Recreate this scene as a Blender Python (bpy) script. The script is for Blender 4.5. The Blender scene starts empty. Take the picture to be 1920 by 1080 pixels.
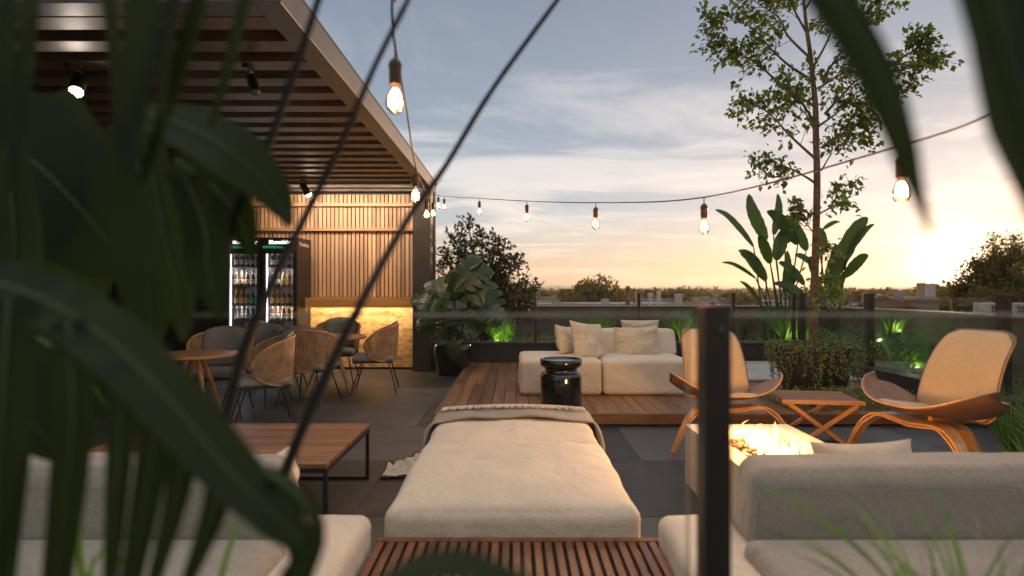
import bpy, bmesh, math, random
from mathutils import Vector, Matrix, noise
R = math.radians
rnd = random.Random(7)
sc = bpy.context.scene
C = sc.collection
F = 1100.0; CX = 965.0; CY = 545.0; H = 1.25      # focal length in photo pixels, vanishing point, eye height
def P(px, py, d): return Vector(((px-CX)/F*d, d, H-(py-CY)/F*d))
def G(px, py, z=0.0):
    d = F*(H-z)/(py-CY); return Vector(((px-CX)/F*d, d, z))

# ------------------------------------------------------------------ materials
def nm(name):
    m = bpy.data.materials.new(name); m.use_nodes = True
    nt = m.node_tree; b = nt.nodes['Principled BSDF']
    return m, nt, b
def N(nt, typ, **kw):
    n = nt.nodes.new(typ)
    for k, v in kw.items():
        if k in n.inputs: n.inputs[k].default_value = v
        else: setattr(n, k, v)
    return n
def ramp(nt, fac, stops):
    r = nt.nodes.new('ShaderNodeValToRGB')
    while len(r.color_ramp.elements) < len(stops): r.color_ramp.elements.new(.5)
    for e, (p, c) in zip(r.color_ramp.elements, stops):
        e.position = p; e.color = (*c, 1)
    nt.links.new(fac, r.inputs[0]); return r.outputs[0]
def coords(nt, scale=(1,1,1), rot=(0,0,0), kind='Object'):
    t = nt.nodes.new('ShaderNodeTexCoord'); mp = nt.nodes.new('ShaderNodeMapping')
    mp.inputs['Scale'].default_value = scale; mp.inputs['Rotation'].default_value = rot
    nt.links.new(t.outputs[kind], mp.inputs[0]); return mp.outputs[0]
def island(nt):
    return nt.nodes.new('ShaderNodeNewGeometry').outputs['Random Per Island']
def bump(nt, b, h, strength=.3, dist=.01):
    n = N(nt, 'ShaderNodeBump', Strength=strength, Distance=dist)
    nt.links.new(h, n.inputs['Height']); nt.links.new(n.outputs[0], b.inputs['Normal'])
def mathn(nt, op, a, b_):
    n = nt.nodes.new('ShaderNodeMath'); n.operation = op
    for i, v in enumerate((a, b_)):
        if isinstance(v, (int, float)): n.inputs[i].default_value = v
        else: nt.links.new(v, n.inputs[i])
    return n.outputs[0]
def mixc(nt, fac, a, b_, mode='MIX'):
    n = nt.nodes.new('ShaderNodeMix'); n.data_type = 'RGBA'; n.blend_type = mode
    for i, v in ((0, fac), (6, a), (7, b_)):
        if isinstance(v, (int, float)): n.inputs[i].default_value = v
        elif isinstance(v, tuple): n.inputs[i].default_value = (*v, 1)
        else: nt.links.new(v, n.inputs[i])
    return n.outputs[2]

def simple(name, col, rough=.5, metal=0, var=.25, scale=8, bstr=.1, bscale=60, coat=0, spec=.5):
    m, nt, b = nm(name)
    co = coords(nt)
    n1 = N(nt, 'ShaderNodeTexNoise', Scale=scale, Detail=5.0); nt.links.new(co, n1.inputs['Vector'])
    c = ramp(nt, n1.outputs[0], [(.3, tuple(x*(1-var) for x in col)), (.7, tuple(min(1, x*(1+var)) for x in col))])
    nt.links.new(c, b.inputs['Base Color'])
    b.inputs['Roughness'].default_value = rough; b.inputs['Metallic'].default_value = metal
    b.inputs['Coat Weight'].default_value = coat; b.inputs['Specular IOR Level'].default_value = spec
    n2 = N(nt, 'ShaderNodeTexNoise', Scale=bscale, Detail=4.0); nt.links.new(co, n2.inputs['Vector'])
    bump(nt, b, n2.outputs[0], bstr, .005)
    return m
def fabric(name, col, weave=420, wr=.35):
    m, nt, b = nm(name)
    co = coords(nt)
    n1 = N(nt, 'ShaderNodeTexNoise', Scale=2.2, Detail=6.0, Roughness=.65); nt.links.new(co, n1.inputs['Vector'])
    c1 = ramp(nt, n1.outputs[0], [(.3, tuple(x*.86 for x in col)), (.72, tuple(min(1, x*1.08) for x in col))])
    cx = coords(nt, (weave, weave*.25, weave*.25)); cy = coords(nt, (weave*.25, weave, weave))
    a = N(nt, 'ShaderNodeTexNoise', Scale=1.0, Detail=2.0); nt.links.new(cx, a.inputs['Vector'])
    d = N(nt, 'ShaderNodeTexNoise', Scale=1.0, Detail=2.0); nt.links.new(cy, d.inputs['Vector'])
    w = mathn(nt, 'MULTIPLY', a.outputs[0], d.outputs[0])
    c2 = ramp(nt, w, [(.12, (.72,.72,.72)), (.42, (1.1,1.1,1.1))])
    nt.links.new(mixc(nt, 1.0, c1, c2, 'MULTIPLY'), b.inputs['Base Color'])
    b.inputs['Roughness'].default_value = .92; b.inputs['Sheen Weight'].default_value = .25
    n2 = N(nt, 'ShaderNodeTexNoise', Scale=5.0, Detail=5.0, Distortion=1.2); nt.links.new(co, n2.inputs['Vector'])
    s = mathn(nt, 'ADD', mathn(nt, 'MULTIPLY', n2.outputs[0], 1.0), mathn(nt, 'MULTIPLY', w, .12))
    bump(nt, b, s, wr, .03)
    return m
def wood(name, dark, light, axis='y', rough=.45, grain=14, coat=0, knots=True, planks=True):
    m, nt, b = nm(name)
    s = {'x': (.6, grain, grain), 'y': (grain, .6, grain), 'z': (grain, grain, .6)}[axis]
    co = coords(nt, s)
    isl = island(nt)
    off = nt.nodes.new('ShaderNodeVectorMath'); off.operation = 'ADD'
    comb = nt.nodes.new('ShaderNodeCombineXYZ')
    v = mathn(nt, 'MULTIPLY', isl, 57.0 if planks else 0.0)
    for i in range(3): nt.links.new(v, comb.inputs[i])
    nt.links.new(co, off.inputs[0]); nt.links.new(comb.outputs[0], off.inputs[1])
    n1 = N(nt, 'ShaderNodeTexNoise', Scale=1.0, Detail=8.0, Roughness=.6, Distortion=.9); nt.links.new(off.outputs[0], n1.inputs['Vector'])
    n3 = N(nt, 'ShaderNodeTexNoise', Scale=5.0, Detail=3.0); nt.links.new(off.outputs[0], n3.inputs['Vector'])
    f = mathn(nt, 'ADD', mathn(nt, 'MULTIPLY', n1.outputs[0], .75), mathn(nt, 'MULTIPLY', n3.outputs[0], .25))
    c1 = ramp(nt, f, [(.36, dark), (.52, tuple((a+b_)/2 for a, b_ in zip(dark, light))), (.66, light)])
    if planks:
        c2 = ramp(nt, isl, [(0, (.62,.6,.6)), (.5, (.95,.92,.9)), (1, (1.22,1.15,1.08))])
        c1 = mixc(nt, 1.0, c1, c2, 'MULTIPLY')
    if name == 'deck_boards':
        wc = coords(nt); wn = N(nt, 'ShaderNodeTexNoise', Scale=1.6, Detail=7.0, Roughness=.7); nt.links.new(wc, wn.inputs['Vector'])
        ws_ = nt.nodes.new('ShaderNodeMapRange'); nt.links.new(wn.outputs[0], ws_.inputs[0]); ws_.inputs[1].default_value = .48; ws_.inputs[2].default_value = .68; ws_.inputs[4].default_value = .5
        c1 = mixc(nt, ws_.outputs[0], c1, (.17,.125,.09))
    nt.links.new(c1, b.inputs['Base Color'])
    b.inputs['Coat Weight'].default_value = coat
    rr = nt.nodes.new('ShaderNodeMapRange'); nt.links.new(n1.outputs[0], rr.inputs[0]); rr.inputs[3].default_value = rough-.12; rr.inputs[4].default_value = rough+.15
    nt.links.new(rr.outputs[0], b.inputs['Roughness'])
    bump(nt, b, f, .25, .004)
    return m
def leafmat(name, a, c, rough=.45, trans=.25, scale=6):
    m, nt, b = nm(name)
    co = coords(nt)
    n1 = N(nt, 'ShaderNodeTexNoise', Scale=scale, Detail=3.0); nt.links.new(co, n1.inputs['Vector'])
    isl = island(nt)
    f = mathn(nt, 'ADD', mathn(nt, 'MULTIPLY', n1.outputs[0], .5), mathn(nt, 'MULTIPLY', isl, .5))
    col = ramp(nt, f, [(.2, a), (.8, c)])
    nt.links.new(col, b.inputs['Base Color']); b.inputs['Roughness'].default_value = rough
    tr = nt.nodes.new('ShaderNodeBsdfTranslucent'); mx = nt.nodes.new('ShaderNodeMixShader')
    tc = mixc(nt, 1.0, col, (1.6, 1.8, .6), 'MULTIPLY')
    nt.links.new(tc, tr.inputs[0]); mx.inputs[0].default_value = trans
    out = nt.nodes['Material Output']
    nt.links.new(b.outputs[0], mx.inputs[1]); nt.links.new(tr.outputs[0], mx.inputs[2]); nt.links.new(mx.outputs[0], out.inputs[0])
    return m
def emis(name, col, s):
    m, nt, b = nm(name)
    b.inputs['Base Color'].default_value = (*col, 1); b.inputs['Emission Color'].default_value = (*col, 1)
    b.inputs['Emission Strength'].default_value = s
    return m
def glassm(name, tint=(1,1,1), refl=.5, haze=0.0, hazecol=(.5,.5,.5)):
    m, nt, b = nm(name)
    out = nt.nodes['Material Output']
    t = nt.nodes.new('ShaderNodeBsdfTransparent'); t.inputs[0].default_value = (*tint, 1)
    g = nt.nodes.new('ShaderNodeBsdfGlossy'); g.inputs['Roughness'].default_value = .03
    fr = nt.nodes.new('ShaderNodeFresnel'); fr.inputs[0].default_value = 1.45
    f = mathn(nt, 'MULTIPLY', fr.outputs[0], refl)
    mx = nt.nodes.new('ShaderNodeMixShader')
    nt.links.new(f, mx.inputs[0]); nt.links.new(t.outputs[0], mx.inputs[1]); nt.links.new(g.outputs[0], mx.inputs[2])
    last = mx
    if haze > 0:
        d = nt.nodes.new('ShaderNodeBsdfDiffuse'); d.inputs[0].default_value = (*hazecol, 1)
        co = coords(nt)
        n1 = N(nt, 'ShaderNodeTexNoise', Scale=7.0, Detail=4.0); nt.links.new(co, n1.inputs['Vector'])
        mx2 = nt.nodes.new('ShaderNodeMixShader')
        nt.links.new(mathn(nt, 'MULTIPLY', n1.outputs[0], haze*2), mx2.inputs[0])
        nt.links.new(mx.outputs[0], mx2.inputs[1]); nt.links.new(d.outputs[0], mx2.inputs[2]); last = mx2
    nt.links.new(last.outputs[0], out.inputs[0])
    return m

M = {}
M['linen'] = fabric('cream_linen', (.74, .64, .51), 420, .5)
M['linen_pillow'] = fabric('pillow_linen', (.66, .56, .43), 500, .8)
M['sofa_grey'] = fabric('outdoor_linen', (.33, .30, .255), 380, .6)
M['grey_cushion'] = fabric('grey_cushion', (.23, .22, .205), 500, .15)
M['throw'] = fabric('throw_wool', (.30, .265, .215), 300, .6)
M['chair_pad'] = fabric('tan_pad', (.58, .42, .25), 380, .06)
M['fluffy'] = fabric('fluffy', (.7, .62, .5), 200, .9)
M['deck'] = wood('deck_boards', (.12, .048, .016), (.31, .145, .052), 'y', .42, 9)
M['deckx'] = wood('deck_edge', (.10, .042, .016), (.24, .12, .05), 'x', .45, 9, planks=False)
M['teak'] = wood('bench_teak', (.10, .035, .014), (.24, .095, .035), 'y', .35, 18)
M['tabletop'] = wood('table_boards', (.11, .045, .02), (.36, .18, .085), 'x', .35, 10)
M['pine'] = wood('pine_slats', (.38, .23, .14), (.60, .42, .28), 'z', .6, 16)
M['pinex'] = wood('pine_rail', (.30, .18, .10), (.46, .31, .20), 'x', .55, 16)
M['plank'] = wood('counter_plank', (.45, .22, .06), (.70, .42, .15), 'x', .5, 12)
M['oak'] = wood('round_top_oak', (.30, .14, .055), (.48, .26, .11), 'x', .4, 12, planks=False)
M['walnut'] = wood('walnut_ply', (.16, .07, .032), (.30, .145, .07), 'x', .5, 9, coat=0, planks=False)
M['ply'] = wood('ply_edge', (.46, .21, .07), (.66, .35, .13), 'x', .3, 7, coat=.3, planks=False)
M['stoolwood'] = wood('stool_wood', (.44, .19, .065), (.62, .31, .12), 'x', .35, 12, coat=.2)
M['black'] = simple('black_metal', (.012, .012, .013), .4, .0, .2, 8, .03)
M['bronze'] = simple('bronze_metal', (.035, .026, .021), .42, .3, .25, 10, .04)
M['steel'] = simple('pergola_steel', (.07, .067, .068), .42, .3,.18, 3, .12, 40)
M['louver'] = simple('louver_steel', (.085, .068, .06), .5, .3, .3, 2.5, .1, 50)
M['roofdark'] = simple('roof_panel', (.02, .016, .015), .7)
M['post'] = simple('dark_post', (.05, .048, .05), .5, .2, .15, 5, .06)
M['darkwall'] = simple('dark_wall', (.03, .029, .03), .7, 0, .3, 4, .3, 30)
M['curb'] = simple('curb_black', (.018, .018, .02), .45, 0, .3, 4, .1)
M['gloss'] = simple('glazed_black', (.006, .006, .008), .06, 0, .1, 4, .0, 5, coat=1)
M['potblack'] = simple('gloss_pot', (.008, .008, .01), .16, 0, .1, 4, .02, 5, coat=.6)
M['potbrown'] = simple('pot_brown', (.04, .026, .02), .7, 0, .4, 6, .3, 20)
M['potgrey'] = simple('pot_grey', (.10, .115, .125), .7, 0, .2, 6, .2, 20)
M['concrete'] = simple('concrete', (.15, .135, .115), .85, 0, .25, 2.5, .35, 35)
M['concpale'] = simple('pale_paving', (.40, .385, .36), .8, 0, .15, 3, .2, 40)
M['pit'] = simple('pit_stone', (.52, .46, .37), .6, 0, .12, 3, .15, 50)
M['coping'] = simple('coping', (.33, .28, .22), .6, 0, .2, 3, .1)
M['gravel'] = simple('gravel', (.07, .06, .05), .95, 0, .5, 30, .8, 70)
M['soil'] = simple('soil', (.03, .02, .014), .95, 0, .5, 20, .8, 40)
M['pebble'] = simple('pebbles', (.20, .11, .06), .55, 0, .5, 9, .2, 40)
M['white'] = simple('ceramic', (.75, .72, .68), .3)
M['strand'] = simple('rope', (.34, .215, .12), .8, 0, .3, 14, .5, 160)
M['rail'] = simple('rail_rope', (.36, .21, .11), .6, 0, .2, 14, .3, 120)
M['socket'] = simple('socket_brown', (.05, .03, .02), .4, .3)
M['cable'] = simple('cable', (.02, .015, .013), .6)
M['glass'] = glassm('balustrade_glass', (.92, .92, .90), .45, .003, (.5, .45, .38))
M['glassnear'] = glassm('near_glass', (.97,.97,.965), .2, .006, (.42, .36, .30))
M['glassedge'] = glassm('glass_edge', (.80, .78, .74), .0, .24, (.62, .56, .50))  # polished edge; the streak of light along it is put in as pale colour
M['doorglass'] = glassm('fridge_glass', (.93, .95, .96), .5)
M['bulb'] = glassm('bulb_glass', (1, .80, .52), .8)
M['fil'] = emis('filament', (1, .52, .18), 95)
M['filhot'] = emis('filament_glow', (1, .62, .28), 16)
M['spot'] = emis('spot_lens', (1, .86, .72), 130)
M['led'] = emis('led_strip', (1, .62, .25), 14)
M['coolled'] = emis('fridge_led', (.86, .88, 1), 5)
M['sign'] = emis('sign_text', (.95, .97, 1), 1.6)
M['signside'] = simple('sign_side', (.65, .45, .32), .5)
M['green'] = emis('sign_green', (.02, .26, .10), .35)
M['grlens'] = emis('uplight_lens', (.75, 1, .35), 22)
M['stemg'] = simple('green_stem', (.05, .075, .025), .5)
M['bark'] = simple('bark', (.13, .085, .055), .9, 0, .5, 18, .8, 50)
M['leafA'] = leafmat('maple_leaf', (.040, .060, .014), (.13, .17, .04), .5, .4)
M['leafB'] = leafmat('shrub_leaf', (.022, .030, .010), (.060, .055, .020), .5, .25)
M['monst'] = leafmat('monstera_leaf', (.008, .024, .007), (.026, .062, .013), .34, .15)
M['bop'] = leafmat('paddle_leaf', (.022, .045, .014), (.055, .10, .028), .35, .3)
M['grass'] = leafmat('grass_blade', (.06, .14, .02), (.15, .26, .05), .5, .35)
M['ivy'] = leafmat('ivy_leaf', (.05, .075, .02), (.24, .27, .075), .5, .25)
M['fern'] = leafmat('fern_leaf', (.05, .13, .02), (.14, .25, .04), .45, .3)
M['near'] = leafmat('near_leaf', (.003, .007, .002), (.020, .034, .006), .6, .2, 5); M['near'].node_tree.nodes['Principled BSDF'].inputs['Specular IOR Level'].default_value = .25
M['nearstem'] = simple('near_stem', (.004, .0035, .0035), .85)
M['nearrib'] = simple('near_rib', (.05,.07,.02), .5)
M['fartree'] = leafmat('far_leaf', (.07, .065, .02), (.24, .16, .05), .8, .35, 1)
M['glowtree'] = leafmat('backlit_leaf', (.07, .06, .02), (.20, .14, .05), .8, .45, 1)

def slate():
    m, nt, b = nm('slate_tiles')
    co = coords(nt, (1,1,1))
    mp = nt.nodes.new('ShaderNodeMapping'); mp.inputs['Location'].default_value = (.9, -.03, 0); nt.links.new(co, mp.inputs[0])
    br = N(nt, 'ShaderNodeTexBrick', Scale=1.0); br.offset = 0.5; br.offset_frequency = 2
    br.inputs['Brick Width'].default_value = 1.22; br.inputs['Row Height'].default_value = 1.07
    br.inputs['Mortar Size'].default_value = .009; br.inputs['Mortar Smooth'].default_value = .1
    br.inputs['Color1'].default_value = (.012,.012,.014,1); br.inputs['Color2'].default_value = (.092,.09,.087,1); br.inputs['Mortar'].default_value = (.008,.008,.008,1)
    nt.links.new(mp.outputs[0], br.inputs['Vector'])
    n1 = N(nt, 'ShaderNodeTexNoise', Scale=3.0, Detail=9.0, Roughness=.65, Distortion=.6); nt.links.new(co, n1.inputs['Vector'])
    st = coords(nt, (1.2, 14, 1)); n4 = N(nt, 'ShaderNodeTexNoise', Scale=2.0, Detail=6.0, Distortion=.8); nt.links.new(st, n4.inputs['Vector'])
    f = mathn(nt, 'ADD', mathn(nt, 'MULTIPLY', n1.outputs[0], .6), mathn(nt, 'MULTIPLY', n4.outputs[0], .4))
    c = ramp(nt, f, [(.32, (.42,.45,.5)), (.68, (1.35,1.36,1.38))])
    sp = N(nt, 'ShaderNodeTexNoise', Scale=55.0, Detail=3.0); nt.links.new(co, sp.inputs['Vector'])
    s1 = nt.nodes.new('ShaderNodeMapRange'); nt.links.new(sp.outputs[0], s1.inputs[0]); s1.inputs[1].default_value = .68; s1.inputs[2].default_value = .76; s1.inputs[4].default_value = .35
    pt = N(nt, 'ShaderNodeTexNoise', Scale=1.1, Detail=6.0, Distortion=1.5); nt.links.new(co, pt.inputs['Vector'])
    s2 = nt.nodes.new('ShaderNodeMapRange'); nt.links.new(pt.outputs[0], s2.inputs[0]); s2.inputs[1].default_value = .52; s2.inputs[2].default_value = .70; s2.inputs[4].default_value = .22
    cA = mixc(nt, 1.0, br.outputs[0], c, 'MULTIPLY'); cB = mixc(nt, s2.outputs[0], cA, (.16,.15,.135)); cC = mixc(nt, s1.outputs[0], cB, (.30,.27,.22))
    nt.links.new(cC, b.inputs['Base Color'])
    rr = nt.nodes.new('ShaderNodeMapRange'); nt.links.new(f, rr.inputs[0]); rr.inputs[1].default_value=.3; rr.inputs[2].default_value=.7; rr.inputs[3].default_value = .38; rr.inputs[4].default_value = .68
    nt.links.new(rr.outputs[0], b.inputs['Roughness'])
    h = mathn(nt, 'SUBTRACT', mathn(nt, 'MULTIPLY', f, .5), mathn(nt, 'MULTIPLY', br.outputs['Fac'], .8))
    bump(nt, b, h, .45, .006)
    return m
M['slate'] = slate()
def osb():
    m, nt, b = nm('osb_board')
    co = coords(nt, (9, 1, 22)); 
    d = N(nt, 'ShaderNodeTexNoise', Scale=.8, Detail=3.0); nt.links.new(co, d.inputs['Vector'])
    mx = mixc(nt, .35, co, d.outputs['Color'])
    v = N(nt, 'ShaderNodeTexVoronoi', Scale=2.2); nt.links.new(mx, v.inputs['Vector'])
    c = ramp(nt, v.outputs['Color'], [(.1, (.28,.17,.08)), (.3, (.46,.31,.15)), (.7, (.57,.42,.23)), (1, (.66,.53,.34))])
    nt.links.new(c, b.inputs['Base Color']); b.inputs['Roughness'].default_value = .6
    bump(nt, b, v.outputs['Distance'], .3, .004)
    return m
M['osb'] = osb()
def terr():
    m, nt, b = nm('terrain')
    co = coords(nt); n1 = N(nt, 'ShaderNodeTexNoise', Scale=.02, Detail=8.0, Roughness=.7); nt.links.new(co, n1.inputs['Vector'])
    c = ramp(nt, n1.outputs[0], [(.35, (.06,.06,.03)), (.5, (.13,.09,.05)), (.62, (.26,.20,.14))])
    nt.links.new(c, b.inputs['Base Color']); b.inputs['Roughness'].default_value = 1
    return m
M['terrain'] = terr()
M['hill'] = simple('hill', (.09, .08, .07), 1, 0, .3, .003)
def flame():
    m, nt, b = nm('flame')
    out = nt.nodes['Material Output']
    co = nt.nodes.new('ShaderNodeTexCoord'); sep = nt.nodes.new('ShaderNodeSeparateXYZ'); nt.links.new(co.outputs['Generated'], sep.inputs[0])
    c = ramp(nt, sep.outputs[2], [(0, (1,.62,.22)), (.5, (1,.55,.18)), (1, (1,.34,.07))])
    e = nt.nodes.new('ShaderNodeEmission'); nt.links.new(c, e.inputs[0])
    s = nt.nodes.new('ShaderNodeMapRange'); nt.links.new(sep.outputs[2], s.inputs[0]); s.inputs[3].default_value = 8; s.inputs[4].default_value = 2.2
    nt.links.new(s.outputs[0], e.inputs[1])
    t = nt.nodes.new('ShaderNodeBsdfTransparent'); mx = nt.nodes.new('ShaderNodeMixShader')
    lw = nt.nodes.new('ShaderNodeLayerWeight'); lw.inputs[0].default_value = .35
    nt.links.new(mathn(nt, 'ADD', mathn(nt, 'MULTIPLY', lw.outputs['Facing'], .75), .12), mx.inputs[0])
    nt.links.new(e.outputs[0], mx.inputs[1]); nt.links.new(t.outputs[0], mx.inputs[2]); nt.links.new(mx.outputs[0], out.inputs[0])
    return m
M['flame'] = flame()

# ------------------------------------------------------------------ mesh helpers
class MB:
    def __init__(s): s.v = []; s.f = []; s.mi = []; s.cur = 0
    def add(s, vs, fs):
        o = len(s.v); s.v += [tuple(v) for v in vs]
        for f in fs: s.f.append(tuple(i+o for i in f)); s.mi.append(s.cur)
    def box(s, a, b, mtx=None, bev=0):
        x0,y0,z0 = a; x1,y1,z1 = b
        if bev:
            bm = bmesh.new(); bmesh.ops.create_cube(bm, size=1)
            for v in bm.verts: v.co = Vector(((x0+x1)/2+v.co.x*(x1-x0), (y0+y1)/2+v.co.y*(y1-y0), (z0+z1)/2+v.co.z*(z1-z0)))
            bmesh.ops.bevel(bm, geom=bm.edges[:], offset=bev, segments=2, affect='EDGES', profile=.5)
            bm.verts.index_update()
            vs = [v.co.copy() for v in bm.verts]; fs = [[v.index for v in f.verts] for f in bm.faces]; bm.free()
        else:
            vs = [Vector(p) for p in ((x0,y0,z0),(x1,y0,z0),(x1,y1,z0),(x0,y1,z0),(x0,y0,z1),(x1,y0,z1),(x1,y1,z1),(x0,y1,z1))]
            fs = [(0,3,2,1),(4,5,6,7),(0,1,5,4),(1,2,6,5),(2,3,7,6),(3,0,4,7)]
        if mtx: vs = [mtx @ v for v in vs]
        s.add(vs, fs)
    def tube(s, pts, r, n=8, closed=False):
        pts = [Vector(p) for p in pts]; L = len(pts)
        rr = r if isinstance(r, (list, tuple)) else [r]*L
        vs = []; fs = []; up = None
        for i, p in enumerate(pts):
            if closed: t = pts[(i+1) % L]-pts[i-1]
            else: t = pts[min(i+1, L-1)]-pts[max(i-1, 0)]
            t.normalize()
            if up is None: up = t.orthogonal().normalized()
            up = (up - t*up.dot(t)); up.normalize(); w = t.cross(up)
            for k in range(n):
                a = 2*math.pi*k/n; vs.append(p + (up*math.cos(a)+w*math.sin(a))*rr[i])
        for i in range(L if closed else L-1):
            j = (i+1) % L
            for k in range(n): fs.append((i*n+k, i*n+(k+1) % n, j*n+(k+1) % n, j*n+k))
        if not closed:
            fs.append(tuple(range(n-1, -1, -1))); fs.append(tuple((L-1)*n+k for k in range(n)))
        s.add(vs, fs)
    def lathe(s, prof, n=32, c=(0,0,0), mtx=None):
        vs = []; fs = []
        for (r, z) in prof:
            for k in range(n):
                a = 2*math.pi*k/n; vs.append(Vector((c[0]+r*math.cos(a), c[1]+r*math.sin(a), c[2]+z)))
        for i in range(len(prof)-1):
            for k in range(n): fs.append((i*n+k, i*n+(k+1) % n, (i+1)*n+(k+1) % n, (i+1)*n+k))
        if prof[0][0] > 1e-5: fs.append(tuple(range(n-1, -1, -1)))
        if prof[-1][0] > 1e-5: fs.append(tuple((len(prof)-1)*n+k for k in range(n)))
        if mtx: vs = [mtx @ v for v in vs]
        s.add(vs, fs)
    def blade(s, pts, widths, nrm=(0,-1,0), cup=.25, taper=True):
        pts = [Vector(p) for p in pts]; L = len(pts); nv = Vector(nrm); vs = []
        for i, p in enumerate(pts):
            t = (pts[min(i+1, L-1)]-pts[max(i-1, 0)]).normalized()
            sd = t.cross(nv)
            if sd.length < 1e-4: sd = t.orthogonal()
            sd.normalize(); n2 = sd.cross(t).normalized(); w = widths[i]/2
            vs += [p+sd*w+n2*w*cup, p, p-sd*w+n2*w*cup]
        fs = []
        for i in range(L-1):
            a = i*3; fs += [(a, a+1, a+4, a+3), (a+1, a+2, a+5, a+4)]
        s.add(vs, fs)
    def build(s, name, mat, parent=None, smooth=True, angle=40, subsurf=0, loc=None):
        me = bpy.data.meshes.new(name); me.from_pydata(s.v, [], s.f)
        for m in (mat if isinstance(mat, (list, tuple)) else [mat]): me.materials.append(m)
        if any(s.mi): me.polygons.foreach_set('material_index', s.mi)
        me.update(); me.validate()
        o = bpy.data.objects.new(name, me); C.objects.link(o)
        if smooth:
            me.polygons.foreach_set('use_smooth', [True]*len(me.polygons))
            try: me.set_sharp_from_angle(angle=R(angle))
            except Exception: pass
        if parent: o.parent = parent
        if loc: o.location = loc
        return o
def tag(o, label=None, cat=None, group=None, kind=None):
    if label: o['label'] = label
    if cat: o['category'] = cat
    if group: o['group'] = group
    if kind: o['kind'] = kind
    return o
def thing(name, loc, label, cat, group=None, rz=0):
    o = bpy.data.objects.new(name, None); C.objects.link(o); o.location = loc; o.rotation_euler = (0,0,rz)
    o.empty_display_size = .1
    return tag(o, label, cat, group)
def dup(root, loc, rz=0, label=None, scale=None):
    kids = {}
    for o in C.objects:
        if o.parent: kids.setdefault(o.parent.name, []).append(o)
    def rec(o, par):
        c = o.copy(); C.objects.link(c)
        if par: c.parent = par
        for ch in kids.get(o.name, []): rec(ch, c)
        return c
    r = rec(root, None); r.location = loc; r.rotation_euler = (0,0,rz)
    if label: r['label'] = label
    if scale: r.scale = scale if isinstance(scale, (tuple, list)) else (scale,)*3
    return r
ORD = ['first','second','third','fourth','fifth','sixth','seventh','eighth','ninth','tenth','eleventh','twelfth','thirteenth','fourteenth','fifteenth','sixteenth','seventeenth','eighteenth','nineteenth','twentieth','twenty-first','twenty-second','twenty-third','twenty-fourth','twenty-fifth','twenty-sixth','twenty-seventh','twenty-eighth','twenty-ninth','thirtieth']

def cushion(mb, a, b, r=.05, crown=.02, bulge=.0, wr=.004, n=14, seed=0, taper=None, fs=3.0):
    """soft upholstered block between corners a and b"""
    a = Vector(a); b = Vector(b); c = (a+b)/2; h = (b-a)/2
    vm = {}; vs = []; fcs = []
    def key(p): return (round(p.x, 5), round(p.y, 5), round(p.z, 5))
    def put(p):
        k = key(p)
        if k in vm: return vm[k]
        q = Vector((p.x*h.x, p.y*h.y, p.z*h.z))
        cl = Vector((max(-(h.x-r), min(h.x-r, q.x)), max(-(h.y-r), min(h.y-r, q.y)), max(-(h.z-r), min(h.z-r, q.z))))
        dlt = q-cl
        m = max(abs(dlt.x), abs(dlt.y), abs(dlt.z))
        if m > 1e-9: q = cl + dlt.normalized()*r
        ux, uy, uz = p.x, p.y, p.z
        if uz > 0: q.z += crown*(1-ux**4)*(1-uy**4)*uz
        q.x += bulge*ux*(1-uz*uz)*(1-uy**4); q.y += bulge*uy*(1-uz*uz)*(1-ux**4)
        w = c+q
        nn = noise.noise(Vector((w.x*fs, w.y*fs*1.6, w.z*fs))+Vector((seed*3.1, seed, 0)))
        n2 = noise.noise(Vector((w.x*14, w.y*5, w.z*9))+Vector((seed, 0, seed)))
        dirv = q.normalized()
        w = w + dirv*(nn*wr*2.2 + n2*wr)
        if taper: w = taper(w, ux, uy, uz)
        vm[k] = len(vs); vs.append(w); return vm[k]
    # non uniform samples: dense near the rounded edge
    def samples(hh):
        e = min(.45, r/hh); out = [-1, -1+e*.3, -1+e*.65, -1+e]
        for i in range(1, n): out.append(-1+e+(2-2*e)*i/n)
        out += [1-e, 1-e*.65, 1-e*.3, 1]; return out
    S = [samples(h.x), samples(h.y), samples(h.z)]
    for ax in range(3):
        u, v = [(1,2),(0,2),(0,1)][ax]
        for sgn in (-1, 1):
            for i in range(len(S[u])-1):
                for j in range(len(S[v])-1):
                    q = []
                    for (ii, jj) in ((i,j),(i+1,j),(i+1,j+1),(i,j+1)):
                        p = [0,0,0]; p[ax] = sgn; p[u] = S[u][ii]; p[v] = S[v][jj]; q.append(put(Vector(p)))
                    if (sgn > 0) == (ax == 1): q.reverse()
                    fcs.append(tuple(q))
    mb.add(vs, fcs)
def pillow(mb, w, h, t, mtx, seed=0, n=26):
    """scatter cushion in the xz plane, thickness along y"""
    vs = []; fs = []
    for side in (1, -1):
        o = len(vs)
        for i in range(n+1):
            for j in range(n+1):
                u = -1+2*i/n; v = -1+2*j/n
                th = t/2*((1-u**4)*(1-v**4))**.55*(.82+.18*(1-u*u)*(1-v*v))
                x = w/2*u*(1-.09*(1-v*v)); z = h/2*v*(1-.09*(1-u*u))
                ra = math.atan2(v, u); rad = math.hypot(u, v)
                wrk = noise.noise(Vector((u*2.2+seed*5, v*2.2, side*.3)))*.02 + noise.noise(Vector((math.cos(ra)*5+seed, math.sin(ra)*5, rad*1.2)))*.016*rad
                y = -side*(th+wrk*min(1, th/.03))
                vs.append(mtx @ Vector((x, y, z - .03*th)))
        for i in range(n):
            for j in range(n):
                q = (o+i*(n+1)+j, o+(i+1)*(n+1)+j, o+(i+1)*(n+1)+j+1, o+i*(n+1)+j+1)
                fs.append(q if side > 0 else tuple(reversed(q)))
    mb.add(vs, fs)
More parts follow.
